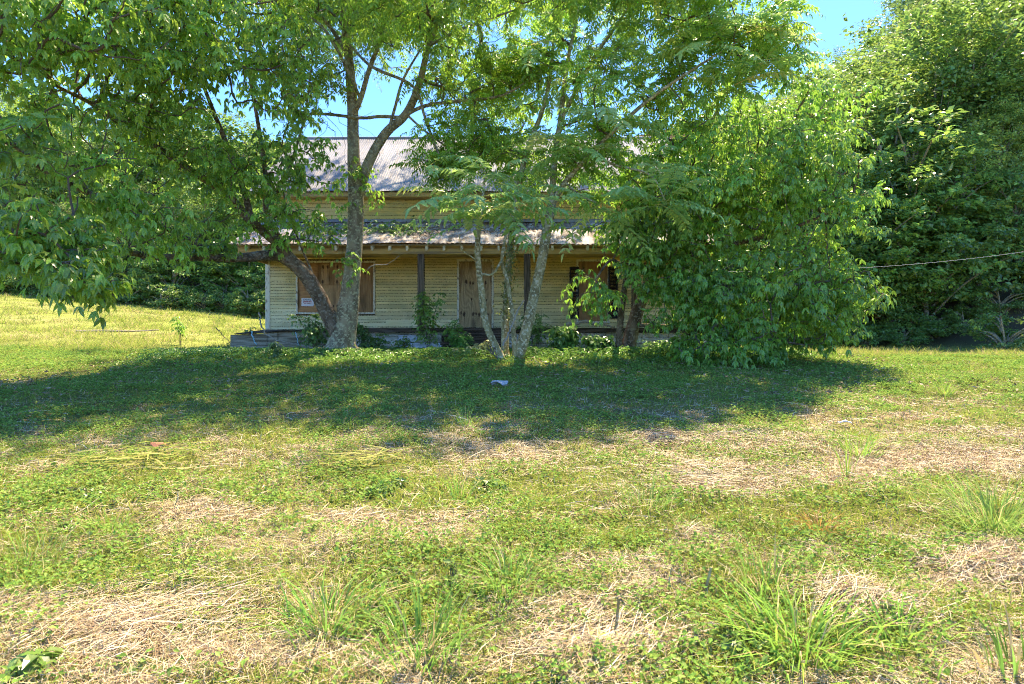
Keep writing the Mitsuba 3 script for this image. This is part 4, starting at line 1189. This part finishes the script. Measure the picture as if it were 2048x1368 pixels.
# ------------------------------------------------------------------ the woods
rf = np.random.default_rng(909)


def forest_crown(rng, h, w, n_clump, per, leaf, base, low=.22, flat=.45, conic=0.0, rough=.35):
    """a crown of leaf clumps in layers round a trunk of height h; w: half width"""
    u = unit(rng.normal(size=(n_clump * 3, 3)))
    r = rng.random((n_clump * 3, 1)) ** .33
    c = u * r
    lob = meshkit.fbm(u * 1.7 + rng.random(3) * 50, 3, int(rng.integers(1e6)))[:, None]
    c = c * (1 - rough + 2 * rough * lob)
    zc = (c[:, 2] + 1) / 2
    c[:, :2] *= (1 - conic * zc)[:, None]
    P = np.stack([c[:, 0] * w, c[:, 1] * w, low * h + zc * (1 - low) * h], 1)
    P = P[meshkit.fbm(P * .7, 2, int(rng.integers(1e6))) > .44][:n_clump]
    n = len(P) * per
    size = (.55 + .5 * rng.random((len(P), 1))).repeat(per, 0)
    g = rng.normal(size=(n, 3))
    O = P.repeat(per, 0) + g * size * [.5, .5, .5 * flat] * w * .21
    out = unit(P - [0, 0, h * .5]).repeat(per, 0)
    d = unit(rng.normal(size=(n, 3)) * [1, 1, .5] + out * .6 + [0, 0, -.35])
    nr = unit(rng.normal(size=(n, 3)) * .5 + [0, 0, 1] + out * .25)
    cc = leaf_colour(rng, n, base, .2)
    cc *= (.62 + .7 * rng.random((len(P), 1))).repeat(per, 0)
    return leaves(O, d, nr, leaf * (.5 + 1.0 * rng.random(n)), leaf * .62 * (.5 + 1.0 * rng.random(n)), cc, 0, droop=.2), P


KINDS = []


def forest_kind(name, h, w, n_clump, per, leaf, base, bark='bark_grey', **kw):
    (v, f, c), P = forest_crown(rf, h, w, n_clump, per, leaf, np.array(base) * .82, **kw)
    mb = MB()
    top = np.array([rf.normal() * .3, rf.normal() * .3, h * .8])
    q = smooth_line(np.array([[0, 0, -.6], [rf.normal() * .15, rf.normal() * .15, h * .3], top]), 6)
    mb.add(*tube(q, np.linspace(h * .014 + .03, .03, len(q)), 8))
    for i in rf.choice(len(P), 26, replace=False):
        a = q[int(np.clip((P[i, 2] / h - .2) / .8, 0.1, .95) * (len(q) - 1))]
        mb.add(*tube(smooth_line([a, (a + P[i]) / 2 + [0, 0, .2], P[i]], 3), np.linspace(.05, .015, 7), 5))
    g = f'{name}_kit'
    scene[g] = {'type': 'shapegroup', 'trunk': None, 'crown': None}
    t = MB()
    scene[g]['trunk'] = mikit.ply((np.vstack(mb.v), np.vstack(mb.f)), bark, smooth=True)
    scene[g]['crown'] = mikit.ply((v, f), 'leaf_material', color=np.clip(c, .003, .9))
    KINDS.append((g, h))
    return g, h


BR = forest_kind('broadleaf_a', 14, 4.0, 400, 36, .22, (.30, .46, .08), rough=.5)
BR2 = forest_kind('broadleaf_b', 14, 3.4, 380, 36, .20, (.40, .54, .10), low=.15, rough=.5)
BR3 = forest_kind('broadleaf_c', 14, 4.6, 420, 36, .25, (.22, .37, .085), flat=.32, rough=.5)
POP = forest_kind('poplar', 16, 2.6, 330, 38, .15, (.38, .50, .17), low=.2, conic=.45, rough=.45)
OAK = forest_kind('oak', 15, 4.4, 420, 36, .19, (.18, .31, .09), low=.25, rough=.6)
CED = forest_kind('cedar', 9, 2.2, 260, 60, .12, (.15, .24, .08), bark='bark_dark', low=.05, conic=.75, rough=.3)
UND = forest_kind('understorey', 6, 2.6, 190, 38, .20, (.27, .45, .09), low=.03, flat=.26, rough=.55)
BSH = forest_kind('thicket', 2.0, 1.5, 100, 40, .13, (.28, .45, .10), low=.0, flat=.4, rough=.4)


def skyline(px):
    return np.interp(px, [-300, 0, 250, 500, 640, 760, 1000, 1180, 1330, 1500, 1600, 1665, 1725, 1790, 1850, 1950, 2300], [-60, 60, 150, 250, 330, 345, 345, 330, 250, 210, 170, 135, 90, 35, -40, -160, -400])


def plant(kit, x, y, h, name, label, cat, group=None, clampit=True):
    g, h0 = kit
    z = float(gz(x, y, False))
    px = 1024 + FX * x / y
    if clampit:
        top = EYE + (684 - skyline(px)) / FX * y
        h = min(h, top - z)
        if h < 1.0:
            return
    s = h / h0
    sx = s * (.85 + .4 * rf.random())
    k = numbered(name)
    scene[k] = {'type': 'instance', 'to_world': T().translate([x, y, z]).rotate([0, 0, 1], rf.random() * 360).rotate([1, 0, 0], rf.normal() * 2.5).scale([max(sx, s * .9), max(sx, s * .9), s]), 'kit': {'type': 'ref', 'id': g}}
    tag(k, label, cat, group)
    return k


def in_view(x, y, m=.06):
    return abs(x / y) < .82 + m


# right hillside: understorey at the lawn's edge, then taller and taller rows up the slope
RT = ((1560, 'behind the spreading tree'), (1740, 'beside the spreading tree'), (1890, 'left of the pale bush'), (9999, 'at the far right'))
LT = ((110, 'at the far left'), (330, 'behind the hanging branch'), (9999, 'left of the house corner'))
ROWS = {34: 'small, nearest the lawn', 37.5: 'tall and near the lawn', 42: 'on the lower slope', 47: 'on the middle slope', 54: 'high on the slope', 63: 'on the skyline', 45: 'low', 49: 'tall', 56: 'tallest and farthest'}


def third(x, y, cuts):
    px = 1024 + FX * x / y
    return next(t for a, t in cuts if px < a)


for (y0, xa, xb, step, hh, kinds, nm) in ((31.5, 13.5, 29, 1.9, 5.5, (UND,), 'understorey_tree'), (34, 14, 31, 2.3, 8.5, (UND, BR2, BR3), 'woodland_tree'), (37.5, 14, 34, 2.7, 13, (BR, BR2, BR3), 'woodland_tree'),
                                    (42, 15, 38, 3.1, 15, (BR, OAK, POP, BR2), 'woodland_tree'), (47, 16, 44, 3.5, 16, (BR2, OAK, POP, CED), 'woodland_tree'), (54, 18, 50, 4.2, 17, (BR, OAK, BR2), 'woodland_tree'), (63, 20, 58, 5, 17, (BR, BR2), 'woodland_tree')):
    x = xa
    i = 0
    while x < xb:
        xx, yy = x + rf.normal() * .5, y0 + rf.normal() * .7
        if in_view(xx, yy):
            kit = kinds[int(rf.integers(len(kinds)))]
            if nm == 'understorey_tree':
                plant(kit, xx, yy, hh * (.7 + .6 * rf.random()), nm, f'low leafy understorey tree edging the right lawn, {third(xx, yy, RT)}', 'tree', f'understorey trees, {third(xx, yy, RT)}')
            elif kit is CED:
                plant(CED, xx, yy, 11, 'cedar_tree', 'dark cedar among the broadleaf trees on the right hillside', 'tree', 'cedars in the woods on the right')
            else:
                plant(kit, xx, yy, hh * (.85 + .3 * rf.random()), nm, f'broadleaf tree of the right woods, {ROWS[y0]}, {third(xx, yy, RT)}', 'tree', f'right woods, {ROWS[y0]}, {third(xx, yy, RT)}')
        x += step * (.85 + .3 * rf.random())
# trees behind the house, seen between the crowns
for x, y, h, kit in ((6.5, 38, 9, BR2), (9.5, 41, 12, POP), (12.0, 37, 10, BR), (12.8, 44, 13, BR2), (17, 52, 14, POP), (20.5, 56, 16, BR), (24, 60, 18, POP), (27.5, 62, 18, BR2), (11, 33, 6, UND), (8.5, 34, 5, UND)):
    plant(kit, x, y, h, 'backdrop_tree', 'tree beyond the right end of the house roof, seen through the nearer leaves', 'tree', 'trees beyond the right end of the house')
# left edge
for (y0, xa, xb, step, hh, kinds, nm) in ((41.5, -38, -9, 2.0, 4.5, (UND, UND, CED), 'hedge_tree'), (45, -41, -9, 2.7, 8.5, (BR3, CED, BR, UND), 'hill_tree'), (49, -45, -9, 3.3, 12, (BR, BR2, OAK, CED), 'hill_tree'), (56, -52, -9, 4, 15, (BR, BR2, BR3), 'hill_tree')):
    x = xa
    while x < xb:
        xx, yy = x + rf.normal() * .5, y0 + rf.normal() * .8
        if in_view(xx, yy):
            kit = kinds[int(rf.integers(len(kinds)))]
            if kit is CED:
                plant(CED, xx, yy, 6.5 * (.8 + .5 * rf.random()), 'cedar_tree', 'dark cedar in the treeline behind the left lawn', 'tree', 'cedars in the left treeline')
            elif nm == 'hedge_tree':
                plant(kit, xx, yy, hh * (.7 + .6 * rf.random()), nm, f'low bushy tree along the far edge of the left lawn, {third(xx, yy, LT)}', 'tree', f'bushy trees along the left lawn, {third(xx, yy, LT)}')
            else:
                plant(kit, xx, yy, hh * (.8 + .4 * rf.random()), nm, f'{ROWS[y0]} tree behind the bushes of the left treeline, {third(xx, yy, LT)}', 'tree', f'left treeline, {ROWS[y0]}, {third(xx, yy, LT)}')
        x += step * (.85 + .3 * rf.random())
# thickets in front of both edges
for x in np.arange(12.5, 28, 1.15):
    plant(BSH, x + rf.normal() * .3, 30.2 + rf.normal() * .3, 1.0 + .6 * rf.random(), 'woods_edge_bush', f'low green bush at the foot of the right woods, {third(x, 30.2, RT)}', 'bush', f'bushes at the foot of the right woods, {third(x, 30.2, RT)}')
for x in np.arange(13.5, 30, 1.4):
    plant(BSH, x + rf.normal() * .3, 32.4 + rf.normal() * .3, 1.9 + .9 * rf.random(), 'woods_edge_bush', f'taller bush behind the low bushes of the right woods, {third(x, 32.4, RT)}', 'bush', f'taller bushes in the right woods, {third(x, 32.4, RT)}')
for x in np.arange(-35, -11, 1.25):
    plant(BSH, x + rf.normal() * .3, 39.6 + rf.normal() * .3, 1.2 + .9 * rf.random(), 'lawn_edge_bush', f'low bush along the far edge of the left lawn, {third(x, 39.6, LT)}', 'bush', f'bushes along the left lawn edge, {third(x, 39.6, LT)}')
plant(BSH, 20.6, 26.0, 1.9, 'pale_bush', 'pale sunlit leafy bush reaching in from the right edge of the photo', 'bush')
# bare trunks that show among the dark leaves on the right
for px, y, ht, r in ((1778, 33, 9, .16), (1790, 35, 10, .12), (1858, 34, 8, .1), (1958, 32, 7, .12), (1745, 36, 9, .1)):
    x = (px - 1024) / FX * y
    k = numbered('bare_trunk')
    q = smooth_line(np.array([[x, y, float(gz(x, y, False)) - .3], [x + rf.normal() * .2, y, float(gz(x, y, False)) + ht * .5], [x + rf.normal() * .4, y, float(gz(x, y, False)) + ht]]), 6)
    scene[k] = mikit.ply(tube(q, np.linspace(r, r * .5, len(q)), 8, .1), 'bark_grey', smooth=True)
    tag(k, 'slender grey trunk standing in the dark understorey on the right', 'tree', 'slender trunks in the right understorey')

# ------------------------------------------------------------------ the lawn's grass, hay and weeds
rg = np.random.default_rng(77)
SUN_H = unit(np.array([SUN[0], SUN[1], 0]))


def scatter(n, ya, yb, margin=.06, xlim=None):
    """points on the lawn inside the strip of view between two distances, evenly per square metre"""
    y = np.sqrt(ya ** 2 + (yb ** 2 - ya ** 2) * rg.random(n))
    x = (rg.random(n) * 2 - 1) * (.82 + margin) * y
    return x, y


def free_of_house(x, y):
    return ~((x > -7.9) & (x < 5.9) & (y > 16.45))


def blades(x, y, h, w, lean, col_, az=None, segs=2, curl=.5):
    """curved grass blades; lean: how far over they bend"""
    n = len(x)
    z = gz(x, y)
    az = rg.random(n) * 2 * np.pi if az is None else az
    D = np.stack([np.cos(az), np.sin(az), np.zeros(n)], 1)
    S = np.stack([-np.sin(az), np.cos(az), np.zeros(n)], 1)
    tw = rg.normal(size=n) * .7
    S = S * np.cos(tw)[:, None] + D * np.sin(tw)[:, None]
    B = np.stack([x, y, z - .01], 1)
    h, w, lean = (np.asarray(a) * np.ones(n) for a in (h, w, lean))
    rows = []
    ts = [0, .5, 1.0] if segs == 2 else [0, 1.0]
    for t in ts:
        up = h * t * (1 - lean * curl * t)
        out = h * lean * (t * .55 + t * t * .75)
        P = B + D * out[:, None] + np.array([0, 0, 1.0]) * up[:, None]
        ww = w * {0: 1.0, .5: .85}.get(t, 0)
        rows.append(P if t == 1.0 else (P - S * ww[:, None] / 2, P + S * ww[:, None] / 2))
    if segs == 2:
        v = np.stack([rows[0][0], rows[0][1], rows[1][0], rows[1][1], rows[2]], 1)
        f = np.array([[0, 1, 3], [0, 3, 2], [2, 3, 4]])
        k = 5
    else:
        v = np.stack([rows[0][0], rows[0][1], rows[1]], 1)
        f = np.array([[0, 1, 2]])
        k = 3
    F = (f[None] + (np.arange(n) * k)[:, None, None]).reshape(-1, 3)
    return v.reshape(-1, 3), F, np.repeat(col_, k, 0)


def tint(n, c, var=.22):
    return np.clip(np.array(c) * (1 + var * rg.normal(size=(n, 1))) * (1 + .07 * rg.normal(size=(n, 3))), .01, .85)


def mixc(n, palette, weights):
    i = rg.choice(len(palette), n, p=np.array(weights) / sum(weights))
    return np.array(palette)[i] * (1 + .16 * rg.normal(size=(n, 1)))


GREENS = [(.26, .34, .045), (.34, .41, .065), (.18, .28, .04), (.42, .44, .11), (.32, .31, .085)]
STRAWS = [(.42, .33, .19), (.54, .44, .28), (.32, .22, .11), (.22, .14, .07), (.62, .53, .37)]


def green_cols(n, x, y):
    c = mixc(n, GREENS, (3, 3, 2, 2, 1))
    p = np.stack([x * .7, y * .9, x * 0], 1)
    a = meshkit.fbm(p, 3, 51)[:, None]
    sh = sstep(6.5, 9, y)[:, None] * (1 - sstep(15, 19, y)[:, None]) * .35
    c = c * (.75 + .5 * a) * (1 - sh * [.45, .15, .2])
    return np.clip(c, .01, .7)


tuft, hay, weeds = MB(), MB(), MB()
far = MB()


def pick(n, ya, yb, prob):
    x, y = scatter(n, ya, yb)
    keep = free_of_house(x, y)
    x, y = x[keep], y[keep]
    d = dryness(x, y)
    k = rg.random(len(x)) < prob(d)
    return x[k], y[k], d[k]


# short green turf
for n, ya, yb, w, hs, segs in ((105000, 2.2, 4.2, .0038, .05, 2), (110000, 4.2, 7.2, .0058, .05, 2), (110000, 7.2, 12, .010, .055, 1), (90000, 12, 17.5, .015, .065, 1)):
    x, y, d = pick(n, ya, yb, lambda d: np.clip(1.12 - 1.05 * d, .16, 1))
    h = hs * (.5 + 1.0 * rg.random(len(x)) + 1.5 * (rg.random(len(x)) < .09)) * (1.15 - .5 * d)
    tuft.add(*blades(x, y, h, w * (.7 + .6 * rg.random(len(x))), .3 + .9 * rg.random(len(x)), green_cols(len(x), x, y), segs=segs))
# upright dry stubble
for n, ya, yb, w, hs in ((26000, 2.2, 4.2, .0035, .08), (32000, 4.2, 7.2, .005, .07), (26000, 7.2, 12, .008, .07), (12000, 12, 17.5, .012, .07)):
    x, y, d = pick(n, ya, yb, lambda d: np.clip(.15 + .9 * d, 0, 1))
    c = np.clip(mixc(len(x), [(.45, .30, .14), (.40, .24, .10), (.55, .45, .27), (.34, .26, .12)], (3, 2, 3, 2)), .01, .8)
    hay.add(*blades(x, y, hs * (.5 + 1.1 * rg.random(len(x))), w, .1 + .6 * rg.random(len(x)), c, segs=2))


# mown stalks lying about
def lying(x, y, L, w, c, az, lift=.03):
    n = len(x)
    z = gz(x, y) + lift * rg.random(n) ** 2 + .006
    D = np.stack([np.cos(az), np.sin(az), np.zeros(n)], 1)
    up = rg.normal(size=n) * .16
    bend = rg.normal(size=n) * .12
    S = np.stack([-np.sin(az), np.cos(az), np.zeros(n)], 1)
    M = np.stack([x, y, z], 1)
    rows = []
    for t, ww in ((-.5, .6), (0, 1.0), (.5, .5)):
        P = M + D * (L * t)[:, None] + S * (bend * L * (t * t - .1))[:, None]
        g = gz(P[:, 0], P[:, 1]) + .004 + lift * .3
        P[:, 2] = np.maximum(g, z + up * L * t - .1 * L * t * t)
        tiltv = np.array([0, 0, 1.0]) * (rg.normal(size=n) * .7)[:, None] + S
        tiltv = unit(tiltv)
        rows += [P - tiltv * (w * ww)[:, None] / 2, P + tiltv * (w * ww)[:, None] / 2]
    v = np.stack(rows, 1)
    f = np.array([[0, 1, 3], [0, 3, 2], [2, 3, 5], [2, 5, 4]])
    F = (f[None] + (np.arange(n) * 6)[:, None, None]).reshape(-1, 3)
    return v.reshape(-1, 3), F, np.repeat(c, 6, 0)


for n, ya, yb, w, Ls in ((78000, 2.2, 4.2, .0028, .10), (76000, 4.2, 7.2, .0042, .11), (46000, 7.2, 12, .0075, .13), (12000, 12, 18, .012, .16)):
    x, y, d = pick(n, ya, yb, lambda d: np.clip(.10 + 1.05 * d ** 1.3, 0, 1))
    c = np.clip(mixc(len(x), STRAWS, (4, 4, 2, 1.3, 2)), .02, .85)
    g = rg.random(len(x)) < .12
    c[g] = np.clip(mixc(g.sum(), [(.45, .45, .18), (.35, .38, .14)], (1, 1)), 0, .8)
    sw = meshkit.fbm(np.stack([x * .5, y * .5, x * 0], 1), 2, 61) * 6.28 * 1.4
    az = sw + rg.normal(size=len(x)) * 1.1
    L = Ls * (.35 + 1.2 * rg.random(len(x)) ** 1.6 + 1.2 * (rg.random(len(x)) < .06))
    hay.add(*lying(x, y, L, w * (.6 + .8 * rg.random(len(x))), c, az, .02 + .05 * np.mean(d)))
# heaps on the hay mounds
for (mx, my, mr, mh), nn in zip(MOUNDS, (1500, 700, 700, 300, 900, 600, 300)):
    x, y = mx + rg.normal(size=nn) * mr * .9, my + rg.normal(size=nn) * mr * .7
    k = y > 2.1
    x, y = x[k], y[k]
    hay.add(*lying(x, y, .1 + .25 * rg.random(len(x)), .003 + .0025 * rg.random(len(x)), np.clip(mixc(len(x), STRAWS, (4, 5, 2, 1, 3)), .02, .85), rg.random() * 6 + rg.normal(size=len(x)) * .5, .045))
# small broad-leaved weeds and clover
for n, ya, yb, s in ((10000, 2.2, 4.2, .024), (16000, 4.2, 7.2, .026), (26000, 7.2, 12, .032), (26000, 12, 17.6, .042)):
    x, y, d = pick(n, ya, yb, lambda d: np.clip(1.0 - 1.3 * d, .03, 1))
    p = meshkit.fbm(np.stack([x * 1.6, y * 1.6, x * 0], 1), 3, 71)
    k = rg.random(len(x)) < sstep(.38, .6, p) * .9 + .1
    x, y, d = x[k], y[k], d[k]
    n_ = len(x)
    rep = 3
    xx, yy = (np.repeat(a, rep) + rg.normal(size=n_ * rep) * s * .8 for a in (x, y))
    O = np.stack([xx, yy, gz(xx, yy) + .02 + .06 * rg.random(len(xx))], 1)
    dd = rg.normal(size=(len(xx), 3)) * [1, 1, .3] + [0, 0, .1]
    c = np.clip(mixc(len(xx), [(.25, .38, .075), (.19, .34, .065), (.31, .43, .11)], (3, 3, 2)), .01, .7)
    weeds.add(*leaves(O, dd, np.tile([0, 0, 1.0], (len(xx), 1)) + rg.normal(size=(len(xx), 3)) * .3, s * (.7 + .9 * rg.random(len(xx))), s * .75 * (.7 + .8 * rg.random(len(xx))), c, 1))
# denser, taller ground cover at the foot of the porch and the trees
x = -8.6 + 15.5 * rg.random(26000)
y = 13.3 + 3.6 * rg.random(26000)
k = (rg.random(26000) < .25 + .75 * sstep(13.6, 15.2, y)) & free_of_house(x, y - .45) & (meshkit.fbm(np.stack([x, y, x * 0], 1) * 1.3, 3, 81) > .33)
x, y = x[k], y[k]
O = np.stack([x, y, gz(x, y) + .03 + .20 * rg.random(len(x)) * sstep(13.2, 14.6, y) * (1 - .75 * sstep(14.8, 16.3, y))], 1)
c = leaf_colour(rg, len(x), (.15, .30, .055), .25, .5)
v, f, c, _, _ = compound(rg, O, rg.normal(size=O.shape) * [1, 1, .3] + [0, 0, .3], np.full(len(x), .07), 1, .07, .038, c, 1, .3, 1.0, .25)
scene['ground_cover'] = mikit.ply((v, f), 'leaf_material', color=np.clip(c, .003, .8))
tag('ground_cover', 'dark green low plants crowding the shaded foot of the porch', 'ground cover', kind='stuff')
# the far lawns, left and right
for n, sx0, sx1, ya, yb in ((110000, -33, -7, 16.5, 41), (70000, 5, 26, 16.5, 31)):
    y = ya + (yb - ya) * rg.random(n) ** 1.4
    x = sx0 + (sx1 - sx0) * rg.random(n)
    k = in_view_arr = (np.abs(x / y) < .86) & free_of_house(x, y - .2) & ~((x > -7.5) & (x < 5.5))
    x, y = x[k], y[k]
    dd = dryness(x, y)
    c = np.where((rg.random(len(x)) < .15 + .6 * dd)[:, None], mixc(len(x), [(.44, .36, .20), (.36, .29, .14)], (1, 1)), mixc(len(x), [(.25, .31, .06), (.31, .35, .08), (.20, .28, .055)], (2, 2, 1)))
    cl = meshkit.fbm(np.stack([x * .9, y * .55, x * 0], 1), 3, 91)
    c = c * (.45 + 1.1 * cl[:, None])
    far.add(*blades(x, y, (.05 + .14 * rg.random(len(x)) ** 2) * (.4 + 2.0 * sstep(.45, .68, cl)), .0011 * y, .3 + .8 * rg.random(len(x)), np.clip(c, .02, .8), segs=1))
lm = MB()
n = 3000
x, y = -9 + 18 * rg.random(n), 9 + 7.2 * rg.random(n)
k = free_of_house(x, y) & (meshkit.fbm(np.stack([x, y, x * 0], 1), 3, 95) > .48)
x, y = x[k], y[k]
lm.add(*leaves(np.stack([x, y, gz(x, y) + .05 + .04 * rg.random(len(x))], 1), rg.normal(size=(len(x), 3)) * [1, 1, .2], np.tile([0, 0, 1.0], (len(x), 1)) + rg.normal(size=(len(x), 3)) * .4, .05 + .07 * rg.random(len(x)), .02 + .03 * rg.random(len(x)), np.clip(mixc(len(x), [(.26, .17, .09), (.34, .26, .15), (.18, .12, .07)], (2, 2, 1)), .02, .6), 1))
lm.build('fallen_leaves', 'straw_material')
tag('fallen_leaves', 'brown fallen leaves and bits of twig in the shaded grass under the trees', 'leaf litter', kind='stuff')
# taller unmown clumps on the left field
m_ = 260
cx, cy = -33 + 25 * rg.random(m_), 18 + 22 * rg.random(m_)
x, y = (np.repeat(a, 34) + rg.normal(size=m_ * 34) * .22 for a in (cx, cy))
k = (np.abs(x / y) < .86) & free_of_house(x, y) & (x < -8.2)
x, y = x[k], y[k]
far.add(*blades(x, y, .10 + .26 * rg.random(len(x)) ** 1.5, .0010 * y, .2 + .7 * rg.random(len(x)), np.clip(mixc(len(x), [(.22, .32, .06), (.30, .36, .09), (.42, .38, .18)], (3, 2, 1.2)), .02, .8), segs=1))
tuft.build('lawn_grass', 'grass_material')
tag('lawn_grass', 'short green grass over the near lawn', 'grass', kind='stuff')
hay.build('cut_hay', 'straw_material')
tag('cut_hay', 'dry tan mown stalks and stubble lying on the lawn', 'hay', kind='stuff')
weeds.build('clover_weeds', 'grass_material')
tag('clover_weeds', 'small broad-leaved weeds spread through the lawn', 'weeds', kind='stuff')
far.build('far_lawn_grass', 'grass_material')
tag('far_lawn_grass', 'sunlit grass of the lawns beside and behind the house', 'grass', kind='stuff')


# tufts, cut stems and flattened leaves that stand out one by one
def grass_tuft(px, py, n, h, w, label, c=(.19, .30, .06), lean=.8, spread=.05, az=None, name='grass_tuft'):
    X, Y = G(px, py)
    k = numbered(name)
    n, w = int(n * 2.2), w * .62
    x, y = X + rg.normal(size=n) * spread, Y + rg.normal(size=n) * spread
    a = np.arctan2(y - Y, x - X) + rg.normal(size=n) * .4 if az is None else az + rg.normal(size=n) * .35
    v, f, cc = blades(x, y, h * (.5 + .7 * rg.random(n)), w * (.7 + .6 * rg.random(n)), lean * (.3 + 1.1 * rg.random(n)), np.where(rg.random((n, 1)) < .16, tint(n, (.52, .44, .22), .2), tint(n, np.array(c) * 1.35, .2)), az=a, segs=2)
    scene[k] = mikit.ply((v, f), 'grass_material', color=cc)
    tag(k, label, 'grass tuft')


grass_tuft(1985, 1055, 170, .46, .008, 'large fountain-like grass tuft at the right edge of the photo', (.20, .30, .07), 1.1, .10)
grass_tuft(1720, 915, 40, .30, .012, 'bright grass clump in dry ground right of the tree shadow', (.24, .38, .06), .7, .06)
grass_tuft(1693, 955, 7, .36, .016, 'single tall bright blade cluster below the bright clump on the right', (.26, .38, .06), .3, .02)
grass_tuft(655, 1240, 60, .28, .012, 'arching grass tuft low left of the centre in the foreground', (.17, .30, .06), 1.0, .07)
grass_tuft(840, 1300, 50, .34, .012, 'tall dark green grass tuft in the foreground left of the middle', (.15, .27, .05), .7, .08)
grass_tuft(1020, 1180, 70, .24, .009, 'fine grass tuft in the middle of the foreground', (.18, .30, .06), .8, .10)
grass_tuft(1600, 1300, 90, .28, .014, 'broad-bladed grass clump in the right foreground', (.22, .36, .06), .9, .10)
grass_tuft(1530, 1180, 22, .28, .012, 'few upright blades right of the cut stems', (.20, .34, .06), .5, .07)
grass_tuft(1800, 1290, 40, .2, .016, 'low broad blades in front of the right hay heap', (.20, .34, .06), .8, .10)
grass_tuft(2030, 1350, 16, .28, .018, 'upright dark blades in the bottom right corner', (.16, .28, .05), .4, .05)
grass_tuft(920, 990, 24, .24, .010, 'upright green tuft left of the leafy patch in the middle', (.22, .35, .06), .5, .05)
grass_tuft(60, 1130, 60, .22, .008, 'loose grass tuft near the left edge', (.18, .30, .06), .7, .12)
grass_tuft(225, 1060, 34, .2, .009, 'small grass tuft on hay at the left', (.20, .33, .06), .7, .06)
grass_tuft(1290, 1020, 50, .26, .008, 'fine upright grass tuft right of the leafy patch', (.20, .32, .07), .6, .10)
grass_tuft(1640, 1060, 60, .17, .006, 'rust-brown dry grass tuft in the right foreground', (.42, .22, .08), .8, .06)
grass_tuft(470, 700, 60, .16, .010, 'sunny grass tuft by the left end of the porch', (.28, .36, .07), .6, .07)
grass_tuft(1890, 790, 40, .3, .014, 'lighter grass clump on the right lawn', (.26, .36, .07), .7, .04)
grass_tuft(690, 850, 40, .22, .010, 'grass clump in the shade left of the middle', (.14, .25, .05), .7, .07)
grass_tuft(930, 860, 16, .26, .010, 'slender bright blades in the shade of the middle lawn', (.2, .33, .06), .4, .05)
# yellowing sword leaves cut and laid flat
for px, py, n, az, L, label in ((235, 935, 60, .35, .42, 'fan of cut yellow-green sword leaves lying at the left shade edge'), (715, 930, 80, .30, .42, 'sheaf of cut yellow sword leaves lying left of the middle'), (330, 915, 46, 1.2, .25, 'short clump of cut green sword leaves at the left shade edge'),
                                (1010, 908, 26, 1.3, .14, 'row of short yellow cut leaf stubs in the middle'), (1150, 905, 60, 1.5, .15, 'bright yellow cut leaf stubs right of the middle'), (860, 915, 20, 1.5, .16, 'greenish cut leaf stubs left of the row')):
    k = numbered('cut_leaf_clump')
    X, Y = G(px, py)
    flat = L > .2
    sx = (.24 if n > 50 else .10) if flat else .09
    x, y = X + rg.normal(size=n) * sx, Y + rg.normal(size=n) * (.16 if flat else .05)
    cc = np.clip(mixc(n, [(.36, .38, .10), (.44, .42, .15), (.28, .34, .08)], (2, 2, 2)), .02, .8)
    if flat:
        v, f, cc = lying(x, y, L * (.6 + .8 * rg.random(n)), np.full(n, .015), cc, az + rg.normal(size=n) * .65, .14)
    else:
        v, f, cc = blades(x, y, L * (.5 + .7 * rg.random(n)), .016, .7 * rg.random(n), cc, az=rg.random(n) * 6.28)
    scene[k] = mikit.ply((v, f), 'grass_material', color=cc)
    tag(k, label, 'cut leaves')
# cut woody stems
for px, py, h, r, lean, label in ((1231, 1262, .16, .0075, .1, 'stout green cut stem standing in the middle foreground'), (1408, 1190, .15, .008, .25, 'stout cut stem leaning beside the dark hay clump'), (1335, 1180, .11, .004, .2, 'thin green cut stem left of the leaning stem'),
                              (510, 975, .11, .004, .5, 'dark cut stem in the left middle ground'), (345, 1025, .11, .004, .4, 'dark cut stem on hay at the left')):
    X, Y = G(px, py)
    k = numbered('weed_stalk')
    z = float(gz(X, Y))
    q = np.array([[X, Y, z - .03], [X + lean * h * .5, Y, z + h * .5], [X + lean * h, Y, z + h]])
    scene[k] = mikit.ply(tube(q, [r, r * .9, r * .8], 6), 'bark_pale', smooth=40)
    tag(k, label, 'stalk')
# larger weeds in the near lawn
for px, py, h, sp, n, ll, label in ((70, 1335, .12, .10, 26, .10, 'broad-leaved dock at the bottom left'), (905, 1165, .16, .04, 10, .045, 'small upright weed with round leaves in the middle foreground'), (545, 1075, .08, .08, 14, .06, 'low grey-green weed on the left middle ground'), (260, 1330, .06, .08, 12, .06, 'flat leafy weed at the bottom left beside the dock'),
                                (110, 1070, .1, .14, 26, .055, 'leafy weed patch near the left edge'), (395, 800, .06, .3, 40, .07, 'pale round-leaved weed in the shaded left lawn'), (1240, 840, .08, .12, 14, .06, 'single round-leaved weed in the middle shade'), (520, 740, .1, .3, 50, .06, 'low leafy weed patch left of the grey trunk'),
                                (1000, 975, .1, .3, 90, .055, 'leafy sunlit weed patch in the middle of the lawn'), (760, 980, .1, .28, 70, .055, 'leafy sunlit weed patch left of the middle'), (180, 985, .1, .28, 60, .055, 'leafy sunlit weed patch at the left'), (720, 1300, .07, .1, 16, .07, 'broad leaf weed low in the middle foreground'),
                                (1480, 1290, .1, .1, 16, .07, 'broad leaf weed left of the broad-bladed clump')):
    shrub('lawn_weed', G(px, py), h, sp, rg, label, 'weed', 5, n, 1, .05, ll, ll * .6, (.17, .28, .06), lo=.2, stem_r=.004, detail=2)
